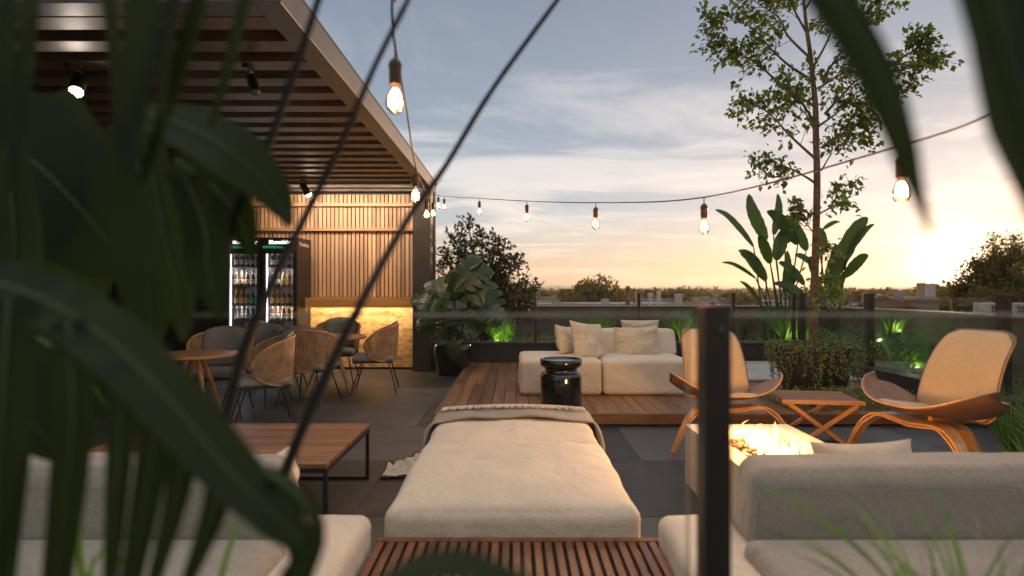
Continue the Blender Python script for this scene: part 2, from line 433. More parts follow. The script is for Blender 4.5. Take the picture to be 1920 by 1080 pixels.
def TM(loc, rx=0, ry=0, rz=0):
    return Matrix.Translation(loc) @ Matrix.Rotation(rz, 4, 'Z') @ Matrix.Rotation(ry, 4, 'Y') @ Matrix.Rotation(rx, 4, 'X')
def lamp(name, loc, power, col, radius=.03, parent=None, kind='POINT', spot=None, rot=None):
    l = bpy.data.lights.new(name, kind); l.energy = power; l.color = col
    if kind in ('POINT', 'SPOT'): l.shadow_soft_size = radius
    if kind == 'SPOT': l.spot_size = spot or R(90); l.spot_blend = .6
    o = bpy.data.objects.new(name, l); C.objects.link(o); o.location = loc
    if rot: o.rotation_euler = rot
    if parent: o.parent = parent
    return o
def smoothpath(pts, n=6):
    pts = [Vector(p) for p in pts]; out = []
    for i in range(len(pts)-1):
        p0 = pts[max(i-1,0)]; p1 = pts[i]; p2 = pts[i+1]; p3 = pts[min(i+2, len(pts)-1)]
        for k in range(n):
            t = k/n
            out.append(.5*((2*p1)+(p2-p0)*t+(2*p0-5*p1+4*p2-p3)*t*t+(3*p1-p0-3*p2+p3)*t**3))
    out.append(pts[-1]); return out

# ------------------------------------------------------------------ camera, world, sun
cam = bpy.data.cameras.new('camera'); co = bpy.data.objects.new('camera', cam); C.objects.link(co); sc.camera = co
co.location = (0, 0, H); co.rotation_euler = (R(90), 0, 0)
cam.sensor_width = 36; cam.lens = 36*F/1920; cam.shift_x = -5/1920; cam.shift_y = 5/1920
cam.clip_start = .02; cam.clip_end = 20000
cam.dof.use_dof = True; cam.dof.focus_distance = 5.2; cam.dof.aperture_fstop = .0206/.0125
SUN_AZ = math.atan((1795-CX)/F); SUN_EL = R(2.0)
sd = Vector((math.sin(SUN_AZ)*math.cos(SUN_EL), math.cos(SUN_AZ)*math.cos(SUN_EL), math.sin(SUN_EL)))
sun = bpy.data.lights.new('sun', 'SUN'); sun.energy = 3.4; sun.angle = R(.5); sun.color = (1, .58, .28)
so = bpy.data.objects.new('sun', sun); C.objects.link(so); so.rotation_euler = (-sd).to_track_quat('-Z', 'Y').to_euler()
def world():
    w = bpy.data.worlds.new('World'); sc.world = w; w.use_nodes = True; nt = w.node_tree
    bg = nt.nodes['Background']
    sky = nt.nodes.new('ShaderNodeTexSky'); sky.sky_type = 'NISHITA'; sky.sun_disc = False
    sky.sun_elevation = SUN_EL; sky.sun_rotation = SUN_AZ
    tc = nt.nodes.new('ShaderNodeTexCoord'); nz = nt.nodes.new('ShaderNodeVectorMath'); nz.operation = 'NORMALIZE'
    nt.links.new(tc.outputs['Generated'], nz.inputs[0])
    sep = nt.nodes.new('ShaderNodeSeparateXYZ'); nt.links.new(nz.outputs[0], sep.inputs[0])
    z = sep.outputs[2]
    base = ramp(nt, z, [(0, (.62,.40,.20)), (.03, (.62,.45,.27)), (.065, (.54,.49,.41)), (.13, (.38,.44,.50)), (.26, (.23,.30,.385)), (.46, (.17,.215,.295)), (.75, (.62,.64,.68)), (1, (.72,.73,.75))])
    # thin streaked clouds on a plane high above
    zz = mathn(nt, 'MAXIMUM', z, .02); zz = mathn(nt, 'ADD', zz, .09)
    cx = nt.nodes.new('ShaderNodeCombineXYZ')
    nt.links.new(mathn(nt, 'DIVIDE', sep.outputs[0], zz), cx.inputs[0]); nt.links.new(mathn(nt, 'DIVIDE', sep.outputs[1], zz), cx.inputs[1])
    mp = nt.nodes.new('ShaderNodeMapping'); mp.inputs['Scale'].default_value = (.55, 1.0, 1); mp.inputs['Rotation'].default_value = (0,0,R(-22)); nt.links.new(cx.outputs[0], mp.inputs[0])
    n1 = N(nt, 'ShaderNodeTexNoise', Scale=1.0, Detail=10.0, Roughness=.62, Distortion=.9); nt.links.new(mp.outputs[0], n1.inputs['Vector'])
    n2 = N(nt, 'ShaderNodeTexNoise', Scale=.28, Detail=4.0, Roughness=.5); nt.links.new(mp.outputs[0], n2.inputs['Vector'])
    cl = mathn(nt, 'ADD', mathn(nt, 'MULTIPLY', n1.outputs[0], .6), mathn(nt, 'MULTIPLY', n2.outputs[0], .4))
    mr = nt.nodes.new('ShaderNodeMapRange'); mr.interpolation_type = 'SMOOTHSTEP'; nt.links.new(cl, mr.inputs[0]); mr.inputs[1].default_value = .455; mr.inputs[2].default_value = .60
    cc = ramp(nt, z, [(0, (.95,.66,.40)), (.08, (.85,.75,.64)), (.2, (.64,.62,.62)), (.42, (.41,.415,.45)), (.7, (.60,.60,.62)), (1, (.7,.7,.7))])
    c = mixc(nt, mathn(nt, 'MULTIPLY', mr.outputs[0], .85), base, cc)
    # sun glow
    dt = nt.nodes.new('ShaderNodeVectorMath'); dt.operation = 'DOT_PRODUCT'; nt.links.new(nz.outputs[0], dt.inputs[0]); dt.inputs[1].default_value = Vector((math.sin(SUN_AZ), math.cos(SUN_AZ), math.tan(R(.9)))).normalized()
    dd = mathn(nt, 'MAXIMUM', dt.outputs['Value'], 0.0)
    for p, col, k in ((8, (1,.72,.5), .04), (30, (1,.78,.55), .09), (120, (1,.74,.46), .22), (600, (1,.80,.52), 1.6), (3000,(1,.85,.6), 6.0)):
        g = mathn(nt, 'MULTIPLY', mathn(nt, 'POWER', dd, float(p)), k)
        add = nt.nodes.new('ShaderNodeVectorMath'); add.operation = 'MULTIPLY_ADD'
        cg = nt.nodes.new('ShaderNodeCombineXYZ')
        for i in range(3): nt.links.new(g, cg.inputs[i])
        nt.links.new(cg.outputs[0], add.inputs[0]); add.inputs[1].default_value = col; nt.links.new(c, add.inputs[2]); c = add.outputs[0]
    fin = nt.nodes.new('ShaderNodeVectorMath'); fin.operation = 'MULTIPLY_ADD'
    nt.links.new(sky.outputs[0], fin.inputs[0]); fin.inputs[1].default_value = (.01,.01,.01)
    sca = nt.nodes.new('ShaderNodeVectorMath'); sca.operation = 'SCALE'; nt.links.new(c, sca.inputs[0]); az = mathn(nt, 'MULTIPLY_ADD', dt.outputs['Value'], .10); az.node.inputs[2].default_value = .86; nt.links.new(mathn(nt, 'MULTIPLY', mathn(nt, 'MINIMUM', az, .94), .92), sca.inputs[3])
    nt.links.new(sca.outputs[0], fin.inputs[2])
    nt.links.new(fin.outputs[0], bg.inputs[0]); bg.inputs[1].default_value = 1.0
world()
sc.view_settings.view_transform = 'Standard'; sc.view_settings.look = 'None'; sc.view_settings.exposure = .60; sc.view_settings.gamma = 1
sc.cycles.max_bounces = 8; sc.cycles.transparent_max_bounces = 24; sc.cycles.sample_clamp_indirect = 4; sc.cycles.sample_clamp_direct = 0
sc.cycles.use_denoising = True
# ------------------------------------------------------------------ floor, deck, parapet, fences
def quad(name, x0, y0, x1, y1, z, mat, kind='structure'):
    mb = MB(); mb.add([(x0,y0,z),(x1,y0,z),(x1,y1,z),(x0,y1,z)], [(0,1,2,3)])
    return tag(mb.build(name, mat, smooth=False), kind=kind)
quad('floor', -6, -1.0, 6.3, 12.2, 0, M['slate'])
DZ = .118
mb = MB()                                           # timber deck platform: boards run away from the camera
xb = -.72; k = 0
r0 = random.Random(3)
while xb < 4.38:
    w = .118; y = 5.43
    while y < 9.2:
        L = r0.choice((1.1, 1.7, 2.3, 3.0)); y2 = min(9.25, y+L)
        if 9.25-y2 < .4: y2 = 9.25
        if not (xb > 2.6 and y2 > 7.0 and False):
            mb.box((xb, y, DZ-.03), (xb+w, y2-.003, DZ+r0.uniform(-.0012,.0012)), bev=.002)
        y = y2
    xb += w+.005
deck = mb.build('deck', M['deck'], smooth=False); tag(deck, kind='structure')
mb = MB(); mb.box((-.72, 5.398, .02), (4.4, 5.427, DZ-.002), bev=.003)
mb.box((-.75, 5.398, .02), (-.722, 9.25, DZ-.002), bev=.003)
tag(mb.build('deck_fascia', M['deckx'], smooth=False), kind='structure')
mb = MB(); mb.box((-.7, 5.44, .005), (4.4, 9.24, DZ-.034)); tag(mb.build('deck_base', M['black'], smooth=False), kind='structure')
mb = MB(); mb.box((2.75, 7.3, DZ+.004), (4.38, 9.2, DZ+.03), bev=.004); tag(mb.build('paving_slab', M['concpale'], smooth=False), kind='structure')
# planting ground outside the glass fence
mb = MB(); mb.box((-1.3, 9.62, -.3), (6.1, 12.0, .32)); mb.box((4.62, 1.0, -.3), (6.1, 9.6, .24))
tag(mb.build('planting_ground', M['gravel'], smooth=False), kind='structure')
# parapet walls
t = thing('parapet_wall', (0,12,0), 'rendered concrete parapet wall with thin cap around the planted terrace edge', 'wall')
mb = MB(); mb.box((-3, .0, -.2), (6.35, .2, .915)); mb.box((6.1, -11.5, -.2), (6.35, -.004, .915)); mb.build('wall_face', M['concrete'], t, smooth=False)
mb = MB(); mb.box((-3, -.03, .918), (6.4, .24, .945), bev=.004); mb.box((6.06, -11.5, .918), (6.4, -.034, .945), bev=.004); mb.build('wall_cap', M['coping'], t, smooth=False)
# low black curb walls that carry the glass fences
t = thing('curb_wall', (1.7,9.4,0), 'low black planter curb wall behind the cream sofa', 'wall')
mb = MB(); mb.box((-3.05, -.12, 0), (2.9, .12, .40)); mb.build('wall_face', M['curb'], t, smooth=False)
mb = MB(); mb.box((-3.08, -.14, .403), (2.92, .14, .43), bev=.003); mb.build('wall_cap', M['darkwall'], t, smooth=False)
t = thing('curb_wall', (4.5,5.0,0), 'low black planter curb wall behind the right shell chair', 'wall')
mb = MB(); mb.box((-.1, -4, 0), (.1, 4.25, .27)); mb.build('wall_face', M['curb'], t, smooth=False)
mb = MB(); mb.box((-.12, -4, .273), (.12, 4.25, .29), bev=.003); mb.build('wall_cap', M['darkwall'], t, smooth=False)
def fence(name, loc, pts, zb, label, pw):
    t = thing(name, loc, label, 'glass fence'); L = Vector(loc)
    for (x, y) in pts:
        mb = MB(); mb.box((x-pw/2-L.x, y-pw/2-L.y, zb-L.z), (x+pw/2-L.x, y+pw/2-L.y, 1.215-L.z), bev=.003)
        p = mb.build('post', M['bronze'], t, smooth=False)
        mb = MB(); mb.lathe([(0,0),(.012,0),(.012,.02),(0,.02)], 10, mtx=TM((x-L.x, y-L.y-pw/2, .82-L.z), rx=R(90))); mb.build('bolt', M['steel'], p)
    for (x0,y0),(x1,y1) in zip(pts[:-1], pts[1:]):
        d = Vector((x1-x0, y1-y0, 0)); n = d.normalized(); s = Vector((-n.y, n.x, 0))*.005
        a = Vector((x0,y0,0))+n*(pw/2+.01)-L; b = Vector((x1,y1,0))-n*(pw/2+.01)-L
        a.z = b.z = 0
        mb = MB()
        zs = (zb+.02-L.z, 1.185-L.z)
        vs = [a-s+Vector((0,0,zs[0])), b-s+Vector((0,0,zs[0])), b+s+Vector((0,0,zs[0])), a+s+Vector((0,0,zs[0])),
              a-s+Vector((0,0,zs[1])), b-s+Vector((0,0,zs[1])), b+s+Vector((0,0,zs[1])), a+s+Vector((0,0,zs[1]))]
        mb.add(vs, [(0,3,2,1),(4,5,6,7),(0,1,5,4),(1,2,6,5),(2,3,7,6),(3,0,4,7)])
        mb.build('glass_pane', M['glass'], t, smooth=False)
fence('glass_fence', (1.7,9.4,.43), [(-1.33,9.4),(.33,9.4),(1.99,9.4),(3.5,9.4),(4.47,9.4)], .43, 'glass fence with bronze posts behind the cream sofa', .05)
fence('glass_fence', (4.5,5.4,.29), [(4.5,9.2),(4.5,7.45),(4.5,5.4),(4.5,3.2),(4.5,1.2)], .29, 'glass fence with thick bronze posts behind the right shell chair', .085)
# near glass balustrade by the camera
t = thing('near_balustrade', (.295,.87,0), 'frameless glass balustrade with dark square post close to the camera', 'balustrade')
mb = MB(); mb.box((-.0195,-.02,0), (.0195,.02,1.229), bev=.0015); p = mb.build('post', M['bronze'], t, smooth=False)
mb = MB(); mb.lathe([(0,0),(.0045,0),(.0045,.006),(.0025,.008),(0,.008)], 14, mtx=TM((.003,-.02,1.193), rx=R(90))); mb.build('bolt', M['steel'], p)
for x0, x1, y in ((-1.6, -.041, .0), (.026, 1.6, .01)):
    g = MB(); g.add([(x0,y-.005,.05),(x1,y-.005,.05),(x1,y-.005,1.2105),(x0,y-.005,1.2105),(x0,y+.005,.05),(x1,y+.005,.05),(x1,y+.005,1.2105),(x0,y+.005,1.2105)], [(0,1,2,3),(5,4,7,6)]); pane = g.build('glass_pane', M['glassnear'], t, smooth=False)
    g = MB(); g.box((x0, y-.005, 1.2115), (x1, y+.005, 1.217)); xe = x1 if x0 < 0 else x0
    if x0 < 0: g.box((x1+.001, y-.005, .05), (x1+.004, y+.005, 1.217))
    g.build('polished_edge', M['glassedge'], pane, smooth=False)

# ------------------------------------------------------------------ pergola and bar
t = thing('pergola', (-3.2,6.2,0), 'brown steel louvred pergola over the dining area and bar', 'pergola')
def loc(p): return (p[0]+3.2, p[1]-6.2, p[2])
def lb(mb, a, b, **k): mb.box(loc(a), loc(b), **k)
mb = MB(); lb(mb, (-1.455,3.26,2.85), (-1.30,9.55,3.02), bev=.003); mb.build('beam', M['steel'], t, smooth=False)
mb = MB(); lb(mb, (-6.6,3.26,2.85), (-1.458,3.42,3.018), bev=.003); mb.build('beam', M['steel'], t, smooth=False)
mb = MB(); lb(mb, (-6.6,9.39,2.85), (-1.458,9.548,3.018), bev=.003); mb.build('beam', M['steel'], t, smooth=False)
mb = MB(); lb(mb, (-6.6,3.423,2.852), (-6.45,9.387,3.016), bev=.003); mb.build('beam', M['steel'], t, smooth=False)
mb = MB(); lb(mb, (-1.58,9.08,0), (-1.30,9.36,2.847), bev=.004); mb.build('post', M['post'], t, smooth=False)
mb = MB(); lb(mb, (-6.6,3.26,0), (-6.42,3.44,2.847), bev=.004); mb.build('post', M['post'], t, smooth=False)
y = 3.56; k = 0
lv = MB()
while y < 9.36:
    lv = MB(); c0 = loc((-3.95, y, 2.9))
    lv.box((c0[0]-2.49,c0[1]-.085,c0[2]-.03), (c0[0]+2.49,c0[1]+.085,c0[2]+.045), bev=.004)
    lv.build('louver', M['louver'], t, smooth=False); y += .335
mb = MB(); lb(mb, (-6.62,3.27,3.022), (-1.31,9.9,3.06)); mb.build('roof_panel', M['roofdark'], t, smooth=False)
def track_spot(x, y, lit, label, aim=(0,0,-1), pw=60):
    t = thing('track_spotlight', (x,y,2.868), label, 'spotlight', 'track spotlights under the pergola')
    mb = MB(); mb.box((-.02,-.06,-.03), (.02,.06,0), bev=.003); mb.build('adapter', M['black'], t, smooth=False)
    mb = MB(); mb.tube([(0,0,-.03),(0,0,-.10),(.02,0,-.13)], .007, 8); mb.build('arm', M['black'], t)
    q = Vector(aim).to_track_quat('-Z', 'Y').to_matrix().to_4x4()
    m = Matrix.Translation((.035,0,-.13)) @ q @ Matrix.Scale(1.3 if lit else 1.0, 4)
    mb = MB(); mb.lathe([(0,.07),(.03,.07),(.036,.06),(.038,-.07),(.033,-.07),(.031,-.055),(0,-.05)], 20, mtx=m); hd = mb.build('lamp_head', M['black'], t)
    mb = MB(); mb.lathe([(0,-.058),(.031,-.058),(.031,-.074),(.022,-.088),(0,-.094)], 20, mtx=m); mb.build('lens', M['spot'] if lit else M['steel'], hd)
    if lit:
        p = m @ Vector((0,0,-.08)); lamp('spot_beam', p, pw, (1,.86,.72), .03, t, 'SPOT', R(84), q.to_euler())
track_spot(-3.18, 4.23, True, 'brightly lit black track spotlight nearest the camera under the louvres', (.35,-.9,-1.25), 60)
track_spot(-3.1, 8.585, True, 'bright track spotlight close to the slatted timber wall', (.5,.35,-1), 60)
track_spot(-1.92, 4.23, False, 'unlit black track spotlight beside the pergola edge beam', (.4,-.3,-1))
mb = MB(); mb.box((-.1,-.05,-.05), (.1,.05,0)); 

# slatted timber wall with counter
YW = 9.62
t = thing('slatted_wall', (-3.0,YW,0), 'pine slatted feature wall with two shelf rails behind the bar', 'wall')
mb = MB(); mb.box((-1.55,.0,1.14), (1.5,.03,2.84)); mb.build('backing', M['darkwall'], t, smooth=False)
mb = MB(); x = -1.55; r1 = random.Random(5)
while x < 1.49:
    mb.box((x, -.032-r1.uniform(0,.003), 1.145), (x+.05, -.002, 2.22)); mb.box((x, -.032-r1.uniform(0,.003), 2.275), (x+.05, -.002, 2.62)); mb.box((x, -.032, 2.675), (x+.05, -.002, 2.82)); x += .0675
mb.build('slats', M['pine'], t, smooth=False)
for z in (2.222, 2.622):
    mb = MB(); mb.box((-1.56,-.10,z), (1.50,-.002,z+.05), bev=.002); mb.build('shelf_rail', M['pinex'], t, smooth=False)
t = thing('bar_counter', (-2.55,YW-.14,0), 'bar counter with thick pine top and glowing chipboard front', 'counter')
mb = MB(); mb.box((-1.0,-.36,1.02), (1.02,.10,1.138), bev=.006); mb.build('counter_top', M['plank'], t, smooth=False)
mb = MB(); mb.box((-.97,-.12,.03), (1.0,.08,1.018)); mb.build('front_panel', M['osb'], t, smooth=False)
mb = MB(); mb.box((-1.0,-.36,.985), (1.02,-.336,1.0195)); mb.build('skirt_board', M['plank'], t, smooth=False)
mb = MB(); mb.box((-.93,-.33,1.008), (.97,-.31,1.0185)); mb.build('led_strip', M['led'], t, smooth=False)
l = lamp('counter_light', (0,-.30,.985), 10,(1,.66,.32), .03, t, 'AREA'); l.data.shape = 'RECTANGLE'; l.data.size = 1.85; l.data.size_y = .04; l.rotation_euler = (R(18),0,0)
mb = MB(); mb.box((-6.6,YW+.04,0), (-1.32,YW+.2,3.02)); o = mb.build('back_wall', M['darkwall'], smooth=False); tag(o, 'dark rendered wall behind the fridges and slats', 'wall')
mb = MB(); mb.box((-6.75,-1.5,0), (-6.62,9.8,3.02)); o = mb.build('side_wall', M['darkwall'], smooth=False); tag(o, 'dark side wall closing the left of the pergola', 'wall')
t = thing('glass_door', (-5.3,8.6,0), 'black framed glass door left of the fridges behind the chairs', 'door')
mb = MB()
for x in (-.6, -.02, .56): mb.box((x,0,0), (x+.05,.05,2.6))
mb.box((-.55,.005,2.55), (.56,.045,2.6)); mb.box((-.55,.005,0), (.56,.045,.08)); mb.build('frame', M['black'], t, smooth=False)
mb = MB(); mb.box((-.55,.02,.08), (-.02,.03,2.55)); mb.box((.03,.02,.08), (.56,.03,2.55)); mb.build('pane', M['doorglass'], t, smooth=False)
# wall washers: small lit fittings on the top shelf rail
l = lamp('wall_wash_light', (-2.6,8.75,2.78), 27, (1,.76,.54), .05, None, 'AREA'); l.data.shape = 'RECTANGLE'; l.data.size = 2.0; l.data.size_y = .05; l.rotation_euler = (R(48),0,0)
t = thing('linear_wall_washer', (-2.6,8.75,2.868), 'slim black linear light fitting washing the slatted wall', 'light fitting')
mb = MB(); mb.box((-1.05,-.02,-.03), (1.05,.02,-.002)); mb.build('housing', M['black'], t, smooth=False)
l.parent = t; l.location = (0, .03, -.035)

# fridges with bottles
def text_mesh(body, size, ext, mat, name, parent, mtx):
    cu = bpy.data.curves.new(name, 'FONT'); cu.body = body; cu.size = size; cu.extrude = ext; cu.align_x = 'CENTER'; cu.align_y = 'CENTER'; cu.offset = size*.006
    o = bpy.data.objects.new(name, cu); C.objects.link(o)
    dg = bpy.context.evaluated_depsgraph_get(); me = bpy.data.meshes.new_from_object(o.evaluated_get(dg))
    bpy.data.objects.remove(o); me.materials.clear(); me.materials.append(mat)
    n = bpy.data.objects.new(name, me); C.objects.link(n); n.parent = parent; n.matrix_local = mtx; return n
SH = (1.615, 1.325, 1.034, .805)
def fridge(x0, x1, y0, label, sign):
    t = thing('drinks_fridge', ((x0+x1)/2, y0, 0), label, 'fridge'); w = (x1-x0)/2; D = .58
    mb = MB()
    mb.box((-w,0,0), (-w+.035,D,2.05)); mb.box((w-.035,.0,0), (w,D,2.05)); mb.box((-w+.036,D-.04,0), (w-.036,D,2.05)); mb.box((-w+.036,.01,0), (w-.036,D-.041,.60)); mb.box((-w+.036,.01,1.86), (w-.036,D-.041,2.048))
    mb.build('cabinet', M['black'], t, smooth=False)
    ln = MB(); ln.box((-w+.0355,.06,.60), (-w+.045,D-.05,1.858)); z = .62
    while z < 1.84: ln.box((-w+.0455,.07,z), (-w+.052,D-.06,z+.032)); z += .045
    ln.box((-w+.05,D-.052,.60), (w-.037,D-.042,1.858)); ln.box((w-.045,.06,.60), (w-.0355,D-.05,1.858)); ln.build('liner', M['white'], t, smooth=False)
    mb = MB(); mb.box((-w+.003,-.02,1.875), (w-.003,-.001,2.045), bev=.003); hd = mb.build('header', M['black'], t, smooth=False)
    if sign:
        text_mesh('Monstlaber', .082,.002, M['sign'], 'sign_text', hd, TM((.03,-.0225,1.975), rx=R(90)))
        text_mesh('Monstlaber', .09,.002, M['signside'], 'sign_text', hd, TM((w+.0025,D/2-.02,1.955), rx=R(90), rz=R(90)))
        mb = MB(); pts = [(-w+.015,1.885),(w*.35,1.885),(w*.1,1.912),(-w*.3,1.925),(-w+.015,1.922)]
        mb.add([(x,-.0225,z) for x, z in pts]+[(x,-.0205,z) for x, z in pts], [(0,1,2,3,4),(9,8,7,6,5)]+[(i,(i+5),(i+1)%5+5,(i+1)%5) for i in range(5)])
        mb.build('green_swoosh', M['green'], hd, smooth=False)
    mb = MB(); mb.box((-w+.003,-.03,.08), (-w+.055,-.002,1.87), bev=.003); mb.box((w-.055,-.03,.08), (w-.003,-.002,1.87), bev=.003); mb.box((-w+.056,-.03,1.80), (w-.056,-.002,1.87)); mb.box((-w+.056,-.03,.08), (w-.056,-.002,.62))
    dr = mb.build('door', M['black'], t, smooth=False)
    mb = MB(); mb.box((-w+.055,-.018,.62), (w-.055,-.010,1.80)); mb.build('pane', M['doorglass'], dr, smooth=False)
    mb = MB(); mb.box((-w+.02,-.06,1.02), (-w+.04,-.031,1.22), bev=.004); mb.build('handle', M['black'], dr, smooth=False)
    for z in SH:
        mb = MB(); mb.box((-w+.053,.05,z-.012), (w-.05,D-.06,z)); mb.build('shelf', M['steel'], t, smooth=False)
    mb = MB(); mb.box((-w+.05,.035,.64), (-w+.06,.05,1.84)); mb.build('light_strip', M['coolled'], t, smooth=False)
    mb = MB(); mb.box((-w+.07,.035,1.842), (w-.06,.05,1.852)); mb.build('light_strip', M['coolled'], t, smooth=False)
    lamp('fridge_light', (-w*.2,.06,1.5), 2.2, (.9,.92,1), .05, t); lamp('fridge_light', (-w*.2,.06,.95), 1.6, (.9,.92,1), .05, t)
    return t
fridge(-3.787, -3.256, 8.80, 'black glass-door drinks fridge with lit sign, nearer the bar counter', True)
fridge(-4.335, -3.80, 8.80, 'black glass-door drinks fridge on the left, half hidden by leaves', True)
BC = {'amber': (.16,.05,.012), 'dark': (.03,.012,.006), 'green': (.02,.06,.02), 'gold': (.42,.22,.04), 'teal': (.02,.28,.20)}
LC = {'cream': (.75,.66,.5), 'white': (.8,.8,.78), 'yellow': (.65,.45,.12), 'grey': (.4,.38,.34), 'teal': (.05,.45,.36), 'orange': (.7,.32,.1)}
CCc = {'gold': (.5,.35,.1), 'red': (.5,.05,.04), 'green': (.08,.3,.05), 'lime': (.5,.55,.05)}
bm_mats = {}
def smat(k, col, rough=.3):
    if k not in bm_mats:
        bm_mats[k] = simple(k, col, rough, 0, .1, 20, 0)
    return bm_mats[k]
def make_bottle(body, lab, cap):
    me_mats = [smat('bottle_'+body, BC[body], .12), smat('label_'+lab, LC[lab], .5), smat('cap_'+cap, CCc[cap], .4), smat('print_dark', (.03,.025,.02), .5)]
    mb = MB(); mb.lathe([(0,0),(.029,0),(.031,.004),(.031,.125),(.028,.145),(.015,.172),(.0125,.185),(.0125,.222),(0,.222)], 18)
    mb.cur = 1; mb.lathe([(.0316,.03),(.0318,.031),(.0318,.098),(.0316,.099)], 18); mb.lathe([(.0135,.178),(.0137,.179),(.0135,.207),(.0132,.208)], 14)
    mb.cur = 2; mb.lathe([(.0145,.222),(.0145,.232),(0,.234)], 14)
    mb.cur = 3; mb.lathe([(0,0),(.014,0),(0,.001)], 12, mtx=TM((0,-.0322,.07), rx=R(90)))
    me = MB.build(mb, 'bottle', me_mats)
    C.objects.unlink(me); return me
protos = {}
def bottle(x, y, z, spec, label, group):
    if spec not in protos: protos[spec] = make_bottle(*spec)
    o = protos[spec].copy(); o.name = 'bottle'; C.objects.link(o); o.location = (x,y,z+.001); o.rotation_euler = (0,0,rnd.uniform(-.25,.25))
    tag(o, label, 'bottle', group)
rows = {'right': [('dark','cream','gold'),('amber','cream','red'),('amber','yellow','red'),('amber','white','gold')],
        'left': [None,('amber','cream','gold'),('amber','yellow','lime'),('dark','grey','gold')]}
shelfname = ['top','second','third','lowest']
for side, x0 in (('right', -3.787+.115), ('left', -4.335+.115)):
    for si, z in enumerate(SH):
        base = rows[side][si] or ('dark','grey','gold')
        for k in range(5):
            sp = base
            if side == 'left' and si == 2 and k >= 3: sp = ('green','teal','lime')
            if side == 'right' and si == 1: sp = [('dark','grey','red'),('green','white','green'),('gold','yellow','gold'),('gold','orange','gold'),('amber','orange','red')][k]
            if side == 'right' and si == 0 and k >= 2: sp = ('dark','grey','gold')
            nmm = {'amber':'brown','dark':'dark brown','green':'green','gold':'golden','teal':'green'}[sp[0]]
            bottle(x0+k*.082, 8.80+.10, z, sp, f'{ORD[k]} bottle from the left, {nmm} with {sp[1]} label, {shelfname[si]} shelf of the {side} fridge', 'bottles in the drinks fridges')

# ------------------------------------------------------------------ dining chairs and tables
def dining_chair():
    t = thing('dining_chair', (0,0,0), 'x', 'chair', 'rope dining chairs around the round tables')
    A = R(118); seg = 76
    def az(s): a = s*A; return Vector((.30*math.sin(a)*(1+.0*s), .27*math.cos(a)*1.0, 0))
    def prof(s):
        q = (1-abs(s)**5)**.5 if abs(s) < 1 else 0
        k = s*s
        hh = (.225*(1-k)+.15*k)*q; mid = .605*(1-k)+.56*k
        return mid-hh, mid+hh
    mb = MB()
    for i in range(seg):
        s = -1+2*(i+.5)/seg; b, tp = prof(s); p = az(s); o1 = p*(1.0); dirv = p.normalized()
        low = p*.90; tan = Vector((math.cos(s*A), -math.sin(s*A), 0))*.0047
        j = rnd.uniform(-.004,.004)
        v0 = Vector((low.x,low.y,b)); v1 = Vector(((low.x+p.x)/2*1.02+j,(low.y+p.y)/2*1.02,(b+tp)/2)); v2 = Vector((p.x,p.y,tp))
        th = dirv*.004
        vs = []; 
        for v in (v0,v1,v2): vs += [v-tan-th, v+tan-th, v+tan+th, v-tan+th]
        fs = []
        for a in (0,4):
            for k in range(4): fs.append((a+k, a+(k+1)%4, a+4+(k+1)%4, a+4+k))
        mb.add(vs, fs)
    mb.build('rope_back', M['strand'], t, smooth=False)
    pts = []
    for i in range(61):
        s = -1+2*i/60; b, tp = prof(s); p = az(s); pts.append((p.x,p.y,tp))
    for i in range(61):
        s = 1-2*i/60; b, tp = prof(s); p = az(s)*.90; pts.append((p.x,p.y,b))
    mb = MB(); mb.tube(pts, .0115, 8, closed=True); mb.build('frame_rail', M['rail'], t)
    mb = MB(); cushion(mb, (-.25,-.27,.395), (.25,.22,.455), r=.028, crown=.014, n=8, wr=.001); mb.build('seat_cushion', M['grey_cushion'], t)
    mb = MB(); mb.box((-.24,-.26,.375), (.24,.21,.392), bev=.004); mb.build('seat_frame', M['black'], t, smooth=False)
    # back cushion, a curved padded panel
    vs = []; fs = []; nu, nv = 18, 10
    for side in (0, 1):
        for i in range(nu+1):
            for j in range(nv+1):
                u = -1+2*i/nu; v = -1+2*j/nv; e = ((1-u**6)*(1-v**6))**.5
                a = u*R(52)*(1-.12*v*v*(v>0)); rr = (.245 if side == 0 else .245-.055*e); 
                z = .655+.205*v + .02*(1-u*u)*(v>0)*v
                vs.append(Vector((rr*1.08*math.sin(a), rr*math.cos(a)*(1+.06*v), z-.02*(u*u)*(v>0))))
    for side in (0, 1):
        o = side*(nu+1)*(nv+1)
        for i in range(nu):
            for j in range(nv):
                q = (o+i*(nv+1)+j, o+(i+1)*(nv+1)+j, o+(i+1)*(nv+1)+j+1, o+i*(nv+1)+j+1)
                fs.append(q if side else tuple(reversed(q)))
    mb = MB(); mb.add(vs, fs); mb.build('back_cushion', M['grey_cushion'], t)
    for sx in (-1, 1):
        for sy in (-1, 1):
            mb = MB(); mb.tube([(sx*.17, sy*.16, .385), (sx*.255, sy*.27-.01, .0)], .0085, 8); mb.build('leg', M['black'], t)
    return t
CH = [((-1.72,7.3), R(-82), 'rope dining chair nearest the timber post, seen from its side'),
      ((-2.42,8.02), R(6), 'rope dining chair facing the camera behind the farther round table'),
      ((-2.28,6.5), R(172), 'rope dining chair with its back to the camera, front of the farther table'),
      ((-2.95,7.4), R(100), 'rope dining chair peeking out between two others near the fridge'),
      ((-2.33,5.45), R(-62), 'rope dining chair nearest the slatted coffee table, back towards the right'),
      ((-2.82,6.45), R(-8), 'rope dining chair standing in front of the right fridge'),
      ((-2.98,5.95), R(12), 'rope dining chair behind the nearer round table, grey seat showing'),
      ((-3.45,5.35), R(95), 'rope dining chair at the far left, only its armrest showing')]
first = dining_chair(); 
for i, ((x,y), rz, lab) in enumerate(CH):
    if i == 0: first.location = (x,y,0); first.rotation_euler = (0,0,rz); first['label'] = lab
    else: dup(first, (x,y,0), rz, lab)
